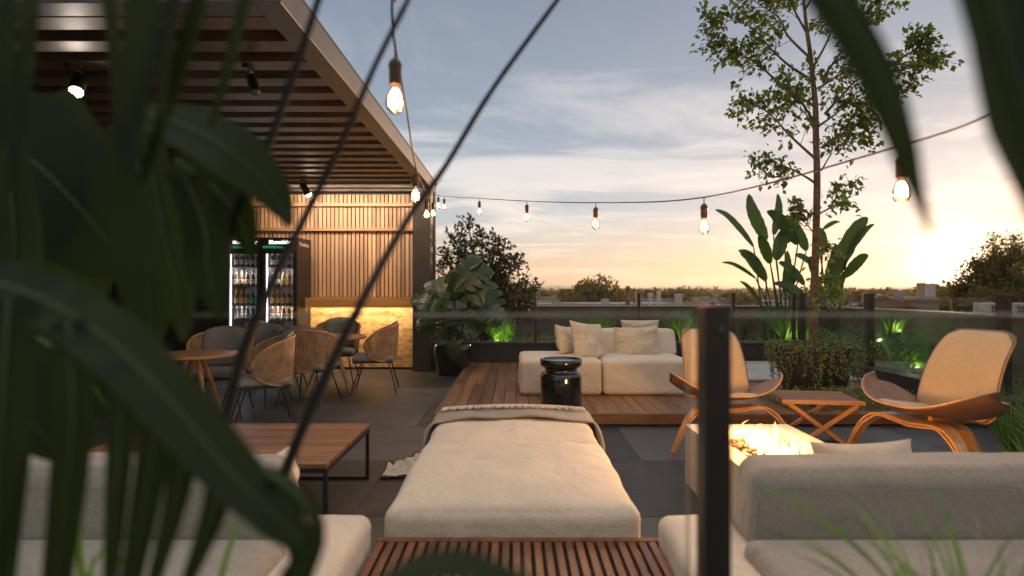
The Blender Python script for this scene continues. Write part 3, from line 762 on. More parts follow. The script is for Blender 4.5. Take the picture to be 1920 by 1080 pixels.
def round_table(x, y, r, z, label, rz):
    t = thing('round_table', (x,y,0), label, 'table', 'round oak dining tables', rz)
    mb = MB(); mb.lathe([(0,z-.03),(r-.015,z-.03),(r,z-.018),(r,z-.006),(r-.006,z),(0,z)], 56); mb.build('tabletop', M['oak'], t, angle=30)
    mb = MB(); mb.lathe([(0,z-.06),(.09,z-.06),(.11,z-.031),(0,z-.031)], 24); mb.build('hub', M['oak'], t)
    for k in range(4):
        a = R(45+90*k); mb = MB(); mb.tube([(.07*math.cos(a),.07*math.sin(a),z-.05),(r*.78*math.cos(a),r*.78*math.sin(a),0)], [.024,.016], 10); mb.build('leg', M['oak'], t)
    return t
round_table(-2.3, 7.25, .46, .69, 'round oak table carrying a coffee cup, in front of the bar counter', .3)
round_table(-2.86, 5.25, .36, .69, 'round oak table at the left, partly hidden by foreground leaves', .1)
t = thing('coffee_cup', (-2.32,7.1,.69), 'small white cup standing on its saucer on the round table', 'cup')
mb = MB(); mb.lathe([(0,.012),(.025,.012),(.036,.03),(.041,.07),(.038,.07),(.033,.032),(0,.018)], 24); c_ = mb.build('cup', M['white'], t)
mb = MB(); mb.lathe([(0,.001),(.045,.002),(.085,.012),(.085,.015),(.04,.009),(0,.009)], 28); mb.build('saucer', M['white'], t)
mb = MB(); mb.tube(smoothpath([(.038,0,.06),(.06,0,.055),(.058,0,.032),(.034,0,.028)], 4), .004, 6); mb.build('handle', M['white'], c_)

# coffee table
t = thing('coffee_table', (-1.55,3.46,0), 'low slatted timber coffee table on a thin black frame', 'coffee table')
mb = MB(); ys = -.44; r2 = random.Random(9)
while ys < .43:
    mb.box((-.85,ys,.334), (.58,ys+.069,.357+r2.uniform(-.0008,.0008)), bev=.0015); ys += .0715
mb.build('tabletop', M['tabletop'], t, smooth=False)
mb = MB(); b_ = .022
for y0 in (-.445, .42):
    mb.box((-.86,y0,.312), (.585,y0+b_,.333)); 
    mb.box((-.86,y0+.001,0), (.585,y0+b_-.001,.02))
for x0 in (-.86, .563):
    mb.box((x0+.001,-.422,.3125), (x0+b_-.001,.419,.3325))
mb.build('frame', M['black'], t, smooth=False)
for x0 in (-.86, .563):
    for y0 in (-.445, .42):
        mb = MB(); mb.box((x0+.0005,y0+.0005,.0205), (x0+b_-.0005,y0+b_-.0005,.3115)); mb.build('leg', M['black'], t, smooth=False)

# ------------------------------------------------------------------ lounge furniture
t = thing('lounge_sofa', (1.0,6.85,DZ), 'cream modular sofa standing on the timber deck', 'sofa')
mb = MB(); cushion(mb, (-.945,-.53,.0), (-.055,.42,.385), r=.05, crown=.02, n=18, wr=.0035, seed=1); mb.build('seat', M['linen'], t)
mb = MB(); cushion(mb, (-.045,-.53,.0), (.90,.42,.385), r=.05, crown=.018, n=18, wr=.0035, seed=2); mb.build('seat', M['linen'], t)
def leanback(w, ux, uy, uz):
    w = w.copy(); w.y += (w.z-.38)*.22 + (0 if uy > 0 else (w.z-.38)*.25); return w
mb = MB(); cushion(mb, (-.10,.06,.38), (.92,.36,.665), r=.035, crown=.01, n=14, wr=.003, seed=3, taper=leanback); mb.build('backrest', M['linen'], t)
PB = thing
def scatter(px, py, d, w, h, th, rx, ry, rz, seed, label, mat='linen_pillow', group='cushions scattered on the cream sofa'):
    p = P(px, py, d); mb = MB(); pillow(mb, w, h, th, TM((0,0,0), rx, ry, rz), seed)
    o = mb.build('scatter_cushion', M[mat]); o.location = p
    tag(o, label, 'cushion', group)
scatter(1060, 638, 6.88, .36, .36, .15, R(-16), R(8), R(58), 1, 'small cream cushion leaning leftmost on the deck sofa, behind a larger one')
scatter(1103, 640, 6.66, .50, .46, .18, R(-20), R(7), R(38), 2, 'large cream cushion with pointed corners leaning on the deck sofa')
scatter(1194, 642, 6.80, .52, .385, .17, R(-20), R(-2), R(-4), 3, 'wrinkled rectangular taupe cushion resting on the sofa backrest')
scatter(1200, 611, 7.35, .50, .15, .14, R(0), R(0), R(2), 4, 'flat cushion lying behind the backrest of the deck sofa')
# black side table
t = thing('side_table', (.454,5.74,DZ), 'glossy black drum side table with a dished top', 'side table')
mb = MB(); mb.lathe([(0,0),(.188,0),(.2,.012),(.203,.03),(.203,.30),(.197,.325),(.175,.338)], 56); mb.build('base', M['gloss'], t, angle=60)
mb = MB(); mb.lathe([(.175,.3385),(.163,.352),(.160,.365),(.165,.38),(.19,.395)], 56); mb.build('neck', M['gloss'], t, angle=60)
mb = MB(); mb.lathe([(.19,.396),(.204,.405),(.206,.43),(.206,.462),(.2,.468),(.192,.466),(.188,.45),(.18,.443),(0,.443)], 56); mb.build('tray_top', M['gloss'], t, angle=60)

# daybed
t = thing('daybed', (-.01,3.27,0), 'wide cream upholstered daybed of two ottomans in the centre', 'daybed')
mb = MB(); cushion(mb, (-.505,-.99,.05), (.505,.045,.395), r=.045, crown=.045, bulge=.012, n=34, wr=.0055, seed=5, fs=2.4); mb.build('ottoman', M['linen'], t)
mb = MB(); cushion(mb, (-.505,.055,.05), (.505,.99,.380), r=.05, crown=.022, bulge=.012, n=34, wr=.006, seed=8, fs=2.6); mb.build('ottoman', M['linen'], t)
mb = MB()
for x in (-.45,.39):
    for y in (-.93,.87): mb.box((x,y,0), (x+.06,y+.06,.06))
mb.build('feet', M['black'], t, smooth=False)
# blanket draped over the far end
def blanket():
    mb = MB(); vs = []; fs = []; nu, nv = 90, 22
    def sect(s):   # s = arc length from the middle; follows the mattress top, corner and side
        a = abs(s); sg = 1 if s >= 0 else -1; W = .475; r = .06
        if a < W: return sg*a, .392+.020*(1-(a/W)**2)-.0, 0
        a2 = a-W
        if a2 < r*1.57: th = a2/r; return sg*(W+r*math.sin(th)*1.1), .392-r*(1-math.cos(th)), th
        return sg*(W+r*1.1+.16*(a2-r*1.57)), .392-r-(a2-r*1.57), 1.57
    for i in range(nu+1):
        u = -1+2*i/nu; s = u*.66 if u < 0 else u*.86
        for j in range(nv+1):
            v = j/nv
            x, z, th = sect(s)
            fr = .0 + (.11*max(0, abs(u)-.42)**1.3*2.2)                 # front edge sweeps forward at the sides
            y0 = 3.83 - fr*1.6*(1 if u > 0 else .85) + .02*math.sin(u*9+1); y1 = 4.20-.0*abs(u)
            if abs(s) > .5: y1 = 4.19-.45*(abs(s)-.5); y0 -= .75*(abs(s)-.5)*(1 if s > 0 else .4)
            y = y0+(y1-y0)*v
            w = noise.noise(Vector((s*4, y*7, 1.3)))*.011+noise.noise(Vector((s*14, y*10, 4)))*.004
            lift = .012+w + .012*math.exp(-(v/.06)**2)
            if th > .3: x += (1 if s > 0 else -1)*(lift+.02*math.sin(y*24)*min(1, (abs(s)-.5)*4))
            z2 = z + lift*math.cos(th)
            if v > .93: z2 -= .004
            vs.append((x-.01, y, z2))
    for i in range(nu):
        for j in range(nv): fs.append((i*(nv+1)+j, (i+1)*(nv+1)+j, (i+1)*(nv+1)+j+1, i*(nv+1)+j+1))
    mb.add(vs, fs); root = mb.build('throw_blanket', M['throw'])
    root.modifiers.new('thickness', 'SOLIDIFY').thickness = .012
    tag(root, 'taupe fringed throw blanket draped across the far end of the daybed', 'blanket')
    fr = MB()
    for k in range(46):
        sA = -.505+k*1.01/46; sB = sA+1.01/46
        xa, za, _ = sect(sA); xb_, zb_, _ = sect(sB)
        fr.add([(xa-.01,4.12,za+.031),(xb_-.01,4.12,zb_+.031),(xb_-.01,4.215,zb_+.024),(xa-.01,4.215,za+.024),(xa-.01,4.12,za+.022),(xb_-.01,4.12,zb_+.022)], [(0,1,2,3),(0,4,5,1)])
    for k in range(150):
        s_ = -.50+k/149.0; x, z, th = sect(s_); jx = rnd.uniform(-.012,.012)
        fr.tube([Vector((x-.01, 4.135, z+.036)), Vector((x-.01+jx, 4.08, z+.034)), Vector((x-.01+jx*2, 4.045+rnd.uniform(-.012,.012), z+.030))], [.003,.0025,.0012], 5)
    fr.build('fringe', M['linen'], root)
blanket()
# cloth on the floor
def cloth():
    mb = MB(); n = 26; vs = []; fs = []
    c = G(762, 884); 
    for i in range(n+1):
        for j in range(n+1):
            u = -1+2*i/n; v = -1+2*j/n
            x = .15*u*(1-.25*v); y = .16*v*(1+.25*u)
            z = .012+.05*abs(noise.noise(Vector((u*1.8, v*1.8, 7))))+.05*max(0,u)*(1+v)/2+.012*noise.noise(Vector((u*5,v*5,2)))
            p = Matrix.Rotation(R(20),3,'Z') @ Vector((x,y,z)); vs.append(p)
    for i in range(n):
        for j in range(n):
            fs.append((i*(n+1)+j,(i+1)*(n+1)+j,(i+1)*(n+1)+j+1,i*(n+1)+j+1))
    mb.add(vs, fs); o = mb.build('crumpled_cloth', M['linen']); o.location = (c.x+.0, c.y, 0)
    o.modifiers.new('thickness', 'SOLIDIFY').thickness = .006
    tag(o, 'crumpled cream cloth with brown trim lying on the slate floor beside the daybed', 'cloth')
    mb = MB(); rim = [vs[j]+Vector((0,0,.002)) for j in range(n+1)]+[vs[i*(n+1)+n]+Vector((0,0,.002)) for i in range(n+1)]
    mb.tube([vs[j] for j in range(n+1)], .006, 6); mb.tube([vs[i*(n+1)] for i in range(n+1)], .006, 6); mb.tube([vs[i*(n+1)+n] for i in range(n+1)], .006, 6)
    mb.build('trim', smat('brown_trim', (.09,.04,.02), .8), o)
cloth()
# slatted bench
t = thing('slatted_bench', (0.01,1.75,0), 'red-brown slatted timber bench in front of the daybed', 'bench')
mb = MB(); x = -.53; i = 0
while x < .535:
    mb.box((x,-.62,.272), (x+.0265,.475,.298), bev=.002); x += .0395
mb.build('slats', M['teak'], t, smooth=False)
mb = MB(); mb.box((-.535,.478,.262), (.545,.508,.300), bev=.002); mb.box((-.535,-.65,.262), (.545,-.622,.300), bev=.002)
mb.box((-.45,-.62,.23), (-.40,.475,.27)); mb.box((.40,-.62,.23), (.45,.475,.27)); mb.box((-.008,-.62,.23), (.03,.475,.27)); mb.build('frame', M['teak'], t, smooth=False)
for x in (-.48,.44):
    for y in (-.6,.42): mb = MB(); mb.box((x,y,0), (x+.05,y+.05,.229)); mb.build('leg', M['teak'], t, smooth=False)
# two near sofas
def near_sofa(side, label):
    t = thing('garden_sofa', (side*1.75,1.8,0), label, 'sofa')
    def bx(x0, x1): 
        a, b = sorted((side*x0-side*1.75, side*x1-side*1.75)); return a, b
    a, b = bx(.545, 1.68); mb = MB(); cushion(mb, (a,-.7,.06), (b,.47,.395), r=.045, crown=.012, n=20, wr=.004, seed=11+side); mb.build('seat', M['linen'], t)
    a, b = bx(1.69, 3.0); mb = MB(); cushion(mb, (a,-.7,.06), (b,.47,.395), r=.045, crown=.012, n=20, wr=.004, seed=13+side); mb.build('seat', M['linen'], t)
    a, b = bx(.735, 3.0); mb = MB(); cushion(mb, (a,-.7,.36), (b,.10,.455), r=.04, crown=.01, n=24, wr=.003, seed=15+side); mb.build('seat_cushion', M['sofa_grey'], t)
    def lean(w, ux, uy, uz):
        w = w.copy(); k = (w.z-.39)/.31; w.y += k*.02 + (-uy)*k*.035; 
        if ux*side < 0: w.x += side*k*.075*min(1, -ux*side)
        return w
    a, b = bx(.765, 3.0); mb = MB(); cushion(mb, (a,.12,.39), (b,.40,.650), r=.05, crown=.008, n=26, wr=.008, seed=17+side, taper=lean); bk = mb.build('backrest', M['sofa_grey'], t)
    # seam on the near face, darker fabric standing in for the crease's shade
    mb = MB(); pts = []
    for k in range(40):
        u = k/39; x = side*(.80+2.1*u)-side*1.75; pts.append((x, .1165+.002*math.sin(k), .60+.004*math.sin(k*.7)))
    mb.tube([(side*.79-side*1.75,.118,.42)]+[(side*.80-side*1.75,.117,.57)]+pts[1:], .0026, 6); mb.build('seam', M['grey_cushion'], bk)
    mb = MB()
    for x in (.65, 2.9):
        for y in (-.6,.36):
            xx = side*x-side*1.75; mb.box((xx-.03,y-.03,0), (xx+.03,y+.03,.07))
    mb.build('feet', M['black'], t, smooth=False)
near_sofa(1, 'beige outdoor sofa at the lower right seen from behind the balustrade')
near_sofa(-1, 'beige outdoor sofa at the lower left behind dark leaves')
scatter(1625, 905, 2.55, .48, .36, .15, R(-12), R(0), R(6), 21, 'taupe cushion peeking above the right garden sofa backrest', group='loose cushions on the garden sofas')
# fluffy cushion at left sofa
mb = MB(); pillow(mb, .34, .36, .20, TM((0,0,0), R(-4), R(0), R(78)), 6)
o = mb.build('fluffy_cushion', M['fluffy']); o.location = P(497, 948, 2.2); tag(o, 'fluffy off-white cushion at the end of the left garden sofa', 'cushion')

# fire pit
x0, x1, y0, y1, zt = 1.112, 1.778, 2.55, 3.83, .38
t = thing('fire_pit', ((x0+x1)/2, (y0+y1)/2, 0), 'rectangular stone fire pit burning between the sofa and the shell chairs', 'fire pit')
hx, hy = (x1-x0)/2, (y1-y0)/2; ix, iy = hx-.105, hy-.17
mb = MB()
mb.box((-hx,-hy,0), (-ix,hy,zt), bev=.004); mb.box((ix,-hy,0), (hx,hy,zt), bev=.004); mb.box((-ix+.001,-hy,0), (ix-.001,-iy,zt-.0006), bev=.004); mb.box((-ix+.001,iy,0), (ix-.001,hy,zt-.0006), bev=.004); mb.box((-ix,-iy,0), (ix,iy,.24))
mb.build('stone_surround', M['pit'], t, smooth=False)
mb = MB(); r4 = random.Random(4)
for k in range(620):
    px, py = r4.uniform(-ix+.03, ix-.03), r4.uniform(-iy+.03, iy-.03); rr = r4.uniform(.014,.026)
    bmm = bmesh.new(); bmesh.ops.create_icosphere(bmm, subdivisions=1, radius=rr)
    zc = .262+r4.uniform(0,.075)
    sc3 = (r4.uniform(.8,1.3), r4.uniform(.8,1.3), r4.uniform(.6,.9)); ro = Matrix.Rotation(r4.uniform(0,3), 3, 'Z')
    mb.add([ro @ Vector((v.co.x*sc3[0], v.co.y*sc3[1], v.co.z*sc3[2]))+Vector((px,py,zc)) for v in bmm.verts], [[v.index for v in f.verts] for f in bmm.faces]); bmm.free()
tag(mb.build('pebbles', M['pebble'], t), kind='stuff')
mb = MB()
for k in range(75):
    px, py = r4.gauss(0,.05), r4.uniform(-iy+.06, iy-.06); h = r4.uniform(.05,.14)*(1 if abs(py) < iy*.8 else .7)
    ph = r4.uniform(0,6); pts = []; rr = []
    for i in range(13):
        s = i/12; pts.append((px+.022*math.sin(ph+s*5)*s+.01*math.sin(ph*2+s*11)*s, py+.02*math.cos(ph*1.7+s*6)*s, .335+h*s)); rr.append(.0165*(1-s)**.8*(.55+1.3*s*(1-s)*1.6)+.0007)
    mb.tube(pts, rr, 8)
tag(mb.build('flames', M['flame'], t), kind='stuff')
for yy in (-.32, 0, .32): lamp('fire_light', (0,yy,.47), 22, (1,.50,.17), .09, t)

# shell chairs
def shell_chair():
    t = thing('shell_chair', (0,0,0), 'x', 'lounge chair', 'wing-seated shell chairs by the fire pit')
    nu, nv = 44, 14
    def seatp(u, v):
        d = .27*(1-abs(u)**2.8)**.5; yc = -.02+.05*u*u
        x = .445*u; y = yc+v*d
        z = .375+.02*(1-abs(v))*0 + .17*abs(u)**2.3 - .055*v*(1-.4*abs(u)) + .02*v*v
        return Vector((x,y,z))
    def sheet(fn, nu, nv, th, name, mat, edge):
        vs = []; fs = []
        for i in range(nu+1):
            for j in range(nv+1): vs.append(fn(-1+2*i/nu, -1+2*j/nv))
        for i in range(nu):
            for j in range(nv): fs.append((i*(nv+1)+j,(i+1)*(nv+1)+j,(i+1)*(nv+1)+j+1,i*(nv+1)+j+1))
        mb = MB(); mb.add(vs, fs); o = mb.build(name, [mat, edge], t)
        m = o.modifiers.new('thickness', 'SOLIDIFY'); m.thickness = th; m.offset = 0; m.material_offset_rim = 1; m.use_quality_normals = True
        return o
    sheet(lambda u, v: seatp(u*.999, v), nu, nv, .012, 'seat_shell', M['walnut'], M['ply'])
    def backp(u, v, ins=0.0, off=0.0):
        # v -1 bottom .. 1 top ; rounded trapezoid
        k = (v+1)/2
        wv = (.288-.042*k)*(1-abs(v)**10*.14) - ins*.9
        hh = 1-ins*3.2
        x = wv*u; vv = v*hh; k = (vv+1)/2
        ey = .235+.26*k-.07*math.sin(k*math.pi*.9)+.0
        z = .335+.585*k
        corner = abs(u)**8*.035*(1 if v > 0 else 1.0)
        z -= corner*max(0, v)**3 ; z += corner*max(0, -v)**3
        y = ey - .035*u*u + .0
        n = Vector((0,-.91,.42)); return Vector((x,y,z))+n*off
    sheet(lambda u, v: backp(u, v), 24, 24, .011, 'back_shell', M['walnut'], M['ply'])
    # pads
    def pad(fn, fn2, name):
        vs = []; fs = []; n = 22
        for side in (0, 1):
            for i in range(n+1):
                for j in range(n+1):
                    u = -1+2*i/n; v = -1+2*j/n; e = ((1-u**8)*(1-v**8))**.5
                    vs.append((fn if side == 0 else fn2)(u, v, e))
        for side in (0, 1):
            o = side*(n+1)*(n+1)
            for i in range(n):
                for j in range(n):
                    q = (o+i*(n+1)+j,o+(i+1)*(n+1)+j,o+(i+1)*(n+1)+j+1,o+i*(n+1)+j+1); fs.append(q if side else tuple(reversed(q)))
        mb = MB(); mb.add(vs, fs); mb.build(name, M['chair_pad'], t)
    pad(lambda u,v,e: backp(u,v,.013,.007), lambda u,v,e: backp(u,v,.013,.007+.026*e), 'back_pad')
    pad(lambda u,v,e: seatp(u*.47*(1-.3*max(0,-v)), v*.86)+Vector((0,0,.009)), lambda u,v,e: seatp(u*.47*(1-.3*max(0,-v)), v*.86)+Vector((0,0,.009+.028*e)), 'seat_pad')
    # bracket joining back and seat
    mb = MB(); mb.tube(smoothpath([(0,.02,.345),(0,.2,.34),(0,.29,.40),(0,.31,.5)], 5), .018, 8); mb.build('spine', M['ply'], t)
    def strip(path, w0, w1, th, name):
        pts = smoothpath(path, 7); L = len(pts); vs = []; fs = []
        for i, p in enumerate(pts):
            tt = (pts[min(i+1,L-1)]-pts[max(i-1,0)]).normalized(); yv = Vector((0,1,0)) if name != 'rear_leg' else Vector((1,0,0))
            n = tt.cross(yv).normalized(); k = i/(L-1); c = abs(2*k-1) if name != 'rear_leg' else k
            w = (w0*(1-c)+w1*c)/2
            for sn, sy in ((-1,-1),(-1,1),(1,1),(1,-1)): vs.append(p+n*sn*th/2+yv*sy*w)
        for i in range(L-1):
            for k in range(4): fs.append((i*4+k, i*4+(k+1)%4, i*4+4+(k+1)%4, i*4+4+k))
        fs += [(3,2,1,0), tuple((L-1)*4+k for k in range(4))]
        mb = MB(); mb.add(vs, fs); mb.build(name, M['ply'], t, angle=30)
    for off in (0, .017):
        strip([(-.49+off*.7,-.19,0),(-.385+off,-.16,.22-off*.5),(-.30+off,-.14,.315-off),(-.22+off*.5,-.12,.345-off*.7),(-.10,-.09,.335-off),(0,-.08,.325-off),(.10,-.09,.335-off),(.22-off*.5,-.12,.345-off*.7),(.30-off,-.14,.315-off),(.385-off,-.16,.22-off*.5),(.49-off*.7,-.19,0)], .15, .045, .013, 'front_leg_arch')
    for sx in (-1, 1):
        strip([(sx*.012,-.05,.322),(sx*.012,.10,.318),(sx*.014,.22,.30),(sx*.02,.31,.23),(sx*.035,.40,0)], .02, .05, .022, 'rear_leg')
    return t
c1 = shell_chair(); c1.location = (1.70,4.72,0); c1.rotation_euler = (0,0,R(1)); c1['label'] = 'wooden shell lounge chair with tan pad, partly hidden behind the dark balustrade post'
dup(c1, (2.85,4.05,0), R(-78), 'wooden shell lounge chair with tan pads at the right, in front of tall grass', 1.06)

# folding slatted stool
t = thing('folding_stool', (2.44,4.78,0), 'folding slatted teak stool with crossed legs between the shell chairs', 'stool', rz=R(-8))
mb = MB()
for k in range(13):
    y = -.19+k*.0305; mb.box((-.30,y,.375), (.29,y+.0275,.392), bev=.0015)
mb.build('seat', M['walnut'], t, smooth=False)
mb = MB(); mb.box((-.31,-.222,.362), (.30,-.197,.394), bev=.003); mb.box((-.31,.212,.362), (.30,.237,.394), bev=.003); mb.build('seat_rail', M['stoolwood'], t, smooth=False)
mb = MB()
for k in range(16): mb.tube([(.275,-.19+k*.026,.37),(.31,-.19+k*.026,.396)], .006, 6)
mb.build('cord_binding', M['cable'], t)
for k in range(9):
    y = -.185+k*.044; m = MB(); a = Vector((-.25,y,.362)); b = Vector((.22,y,.01)); d = (b-a); ln = d.length; an = math.atan2(-d.z, d.x)
    m.box((0,0,-.015), (ln,.021,.015), mtx=TM(a, ry=an)); m.build('slat_leg', M['stoolwood'], t, smooth=False)
for y in (-.205, .205):
    m = MB(); a = Vector((.25,y,.362)); b = Vector((-.23,y,.01)); d = b-a; an = math.atan2(-d.z, d.x)
    m.box((0,-.012,-.015), (d.length,.012,.015), mtx=TM(a, ry=an), bev=.002); m.build('side_leg', M['stoolwood'], t, smooth=False)

# ------------------------------------------------------------------ string lights
def bulb_proto():
    t = thing('festoon_bulb', (0,0,0), 'x', 'light bulb', 'festoon bulbs on the light strings')
    mb = MB(); mb.tube([(0,0,0),(0,0,-.045)], .0035, 6); mb.lathe([(0,-.13),(.020,-.13),(.0215,-.10),(.021,-.075),(.0235,-.070),(.0235,-.062),(.016,-.046),(.006,-.038),(0,-.038)], 20); mb.build('socket', M['socket'], t, angle=50)
    mb = MB(); mb.lathe([(.014,-.131),(.0155,-.142),(.025,-.160),(.0325,-.183),(.0325,-.203),(.024,-.222),(.010,-.231),(0,-.2325)], 24); g = mb.build('glass_globe', M['bulb'], t, angle=80)
    mb = MB(); mb.lathe([(0,-.145),(.008,-.150),(.0155,-.168),(.019,-.188),(.0155,-.205),(0,-.214)], 12); mb.build('filament', M['filhot'], g)
    mb = MB()
    for k in range(6):
        a = k*math.pi/3; mb.tube([(.006*math.cos(a),.006*math.sin(a),-.145),(.020*math.cos(a),.020*math.sin(a),-.165),(.022*math.cos(a),.022*math.sin(a),-.205)], .0012, 4)
    mb.build('filament_wire', M['fil'], g)
    return t
strA = [Vector((-.27,1.25,3.0)), P(743, -80, 1.45), P(735, 0, 1.62), P(741, 88, 1.72), P(762, 205, 2.3), P(779, 312, 3.15), P(795, 352, 4.4), P(806, 372, 6.0), Vector((-1.36,9.0,2.78))]
corner = Vector((-1.30,9.0,2.74))
strB = [corner, P(833,368,8.7), P(900,372,7.0), P(988,377,5.6), P(1117,380,4.3), P(1320,370,3.1), P(1690,273,2.0), P(1890,198,1.62), P(2150,60,1.4), P(2900,-420,1.1), Vector((3.2,.2,2.9))]
def cablething(pts, label):
    mb = MB(); mb.tube(smoothpath(pts, 10), .0038, 6); o = mb.build('light_string_cable', M['cable']); tag(o, label, 'cable', 'cables of the festoon light strings')
cablething(strA, 'black light string cable coming from above the camera to the pergola corner')
cablething(strB, 'black light string cable crossing the sky from the pergola corner to the right')
bp = bulb_proto()
BUL = [(P(741,88,1.72), 'festoon bulb hanging largest and nearest, beside the pergola beam', 3),
       (P(779,312,3.1), 'festoon bulb hanging in front of the pergola corner, clear globe', 3),
       (P(800,368,5.0), 'left bulb of the tight cluster at the pergola corner', 1.2),
       (P(812,374,6.6), 'right bulb of the tight cluster at the pergola corner', 1),
       (P(822,365,8.3), 'small bulb tucked under the pergola corner against the post', .7),
       (P(833,368,8.6), 'smallest festoon bulb, first right of the pergola corner', .7),
       (P(899,372,7.0), 'second festoon bulb right of the pergola, above the shrub top', 3),
       (P(988,377,5.6), 'third festoon bulb right of the pergola, over the open sky', 4),
       (P(1117,380,4.3), 'fourth festoon bulb right of the pergola, above the deck sofa', 5),
       (P(1320,370,3.1), 'fifth festoon bulb right of the pergola, above the dark post', 6),
       (P(1690,273,2.0), 'rightmost festoon bulb, hanging beside a blurred leaf', 5)]
for i, (p, lab, pw) in enumerate(BUL):
    if i == 0: bp.location = p; bp['label'] = lab; o = bp
    else: o = dup(bp, p, 0, lab)
    o.scale = (.85,.85,.85)
    lamp('bulb_light', (0,0,-.19), pw*5, (1,.62,.30), .028, o)
# ------------------------------------------------------------------ vegetation
def leaf(mb, p, d, n, L, W, fold=.2):
    """one small pointed leaf: 4 faces"""
    d = d.normalized(); s = d.cross(n)
    if s.length < 1e-3: s = d.orthogonal()
    s.normalize(); n2 = s.cross(d)
    a = p; b = p+d*L*.45+s*W*.5+n2*W*fold; c = p+d*L-n2*L*.12; e = p+d*L*.45-s*W*.5+n2*W*fold; m = p+d*L*.5
    mb.add([a,b,c,e,m], [(0,1,4),(1,2,4),(2,3,4),(3,0,4)])
def rv(r): return Vector((r.gauss(0,1), r.gauss(0,1), r.gauss(0,1))).normalized()
def wp(px, py, d, o): return P(px, py, d)-o

# slender multi-leaved tree in the round planter
D0 = 6.55
base = Vector(((1525-CX)/F*D0, D0, DZ))
def slender_tree():
    r = random.Random(11)
    t = thing('maple_tree', base, 'slender young tree with fine green leaves rising from the ivy-covered pot', 'tree')
    tr = MB()
    tp = [(1526,700),(1525,640),(1526,560),(1529,480),(1531,400),(1532,330),(1530,260),(1529,200),(1524,150),(1519,100),(1512,50),(1507,0),(1500,-70),(1493,-140),(1488,-190)]
    pts = [wp(x,y,D0+.03*math.sin(i*1.7),base) for i, (x,y) in enumerate(tp)]
    rad = [.050,.046,.042,.040,.038,.036,.033,.030,.027,.024,.020,.016,.012,.008,.004]
    sp = smoothpath(pts, 4); rr = []
    for i in range(len(sp)):
        k = i/4; a = int(k); b = min(a+1, len(rad)-1); rr.append((rad[min(a,len(rad)-1)]*(1-(k-a))+rad[b]*(k-a))*(1+.06*noise.noise(Vector((i*.9,0,0)))))
    tr.tube(sp, rr, 12)
    lf = MB()
    BR = [([(1528,343),(1508,330),(1473,313),(1427,307)], .9, 1), ([(1528,297),(1480,253),(1447,217),(1403,187)], 1.2, -1),
          ([(1527,247),(1510,213),(1482,193)], .6, 1), ([(1528,200),(1467,160),(1420,120),(1387,103),(1347,83)], 1.5, 1),
          ([(1527,153),(1480,123),(1447,93),(1407,50),(1343,33)], 1.5, -1), ([(1517,107),(1477,67),(1460,33),(1413,0),(1380,-40)], 1.4, 1),
          ([(1540,277),(1580,250),(1617,227),(1645,193)], 1.1, -1), ([(1540,320),(1557,290),(1570,265),(1615,262)], .7, 1),
          ([(1547,213),(1587,170),(1613,147),(1673,133),(1713,127),(1753,113)], 1.5, 1), ([(1673,135),(1690,110),(1712,95),(1730,75)], .9, -1),
          ([(1540,150),(1575,100),(1600,65),(1660,5)], 1.4, -1), ([(1522,130),(1550,80),(1570,30),(1600,-30)], 1.2, 1),
          ([(1512,60),(1490,20),(1470,-30),(1440,-80)], 1.1, 1), ([(1508,20),(1540,-30),(1570,-80)], 1.1, -1), ([(1500,-60),(1470,-110),(1450,-150)], .9, -1), ([(1496,-90),(1520,-140),(1545,-190)], .9, 1),
          ([(1528,230),(1500,190),(1470,165)], .9, -1), ([(1524,170),(1560,150),(1600,120)], 1.0, 1), ([(1620,145),(1640,165),(1680,185)], .9, 1), ([(1530,240),(1565,215),(1590,195)], .9, -1),
          ([(1532,402),(1560,385),(1575,352),(1603,344)], .3, 1), ([(1545,396),(1562,388),(1578,382)], .25, -1),
          ([(1528,440),(1512,420),(1490,402)], .6, -1), ([(1532,480),(1545,470),(1556,462)], .3, -1), ([(1530,560),(1542,540),(1556,530)], .4, 1), ([(1528,575),(1545,558),(1562,548)], .35, -1)]
    def leaves(p, dirv, n, spread, sz=1.0):
        for _ in range(n):
            q = p+rv(r)*spread*r.random()**.5
            d = (dirv*.6+rv(r)+Vector((0,0,-.25)))
            L = r.uniform(.055,.088)*sz
            leaf(lf, q, d, (rv(r)+Vector((0,0,1.1))), L, L*.66)
    for path, dens, sg in BR:
        n = len(path); dd = D0; dz = sg*r.uniform(.15,.55)
        pts = [wp(x, y, dd+dz*i/(n-1)*1.0, base) for i, (x,y) in enumerate(path)]
        s = smoothpath(pts, 5); r0 = .016 if dens > .8 else .009
        tr.tube(s, [r0*(1-.82*i/(len(s)-1)) for i in range(len(s))], 6)
        ln = sum((s[i+1]-s[i]).length for i in range(len(s)-1))
        for i in range(2, len(s)):
            k = i/(len(s)-1); d = (s[i]-s[i-1]).normalized()
            nt_ = 2 if k > .35 else (1 if r.random() < .45 else 0)
            for _ in range(nt_):
                tw = (d*.7+rv(r)*.9+Vector((0,0,.15))).normalized(); l2 = r.uniform(.12,.30)*(1.2-.5*k)*min(1.2, .5+dens*.55)
                q = [s[i], s[i]+tw*l2*.5+Vector((0,0,.01)), s[i]+tw*l2+Vector((0,0,-.02))]
                tr.tube(q, [.004,.003,.0015], 4)
                m = int(6*min(1.3,dens)+2)
                leaves(q[1], tw, m//2, .07); leaves(q[2], tw, m, .085)
        leaves(s[-1], (s[-1]-s[-2]).normalized(), int(14*dens), .10)
    tr.build('trunk', M['bark'], t, angle=80); lf.build('crown', M['leafA'], t, smooth=False)
slender_tree()
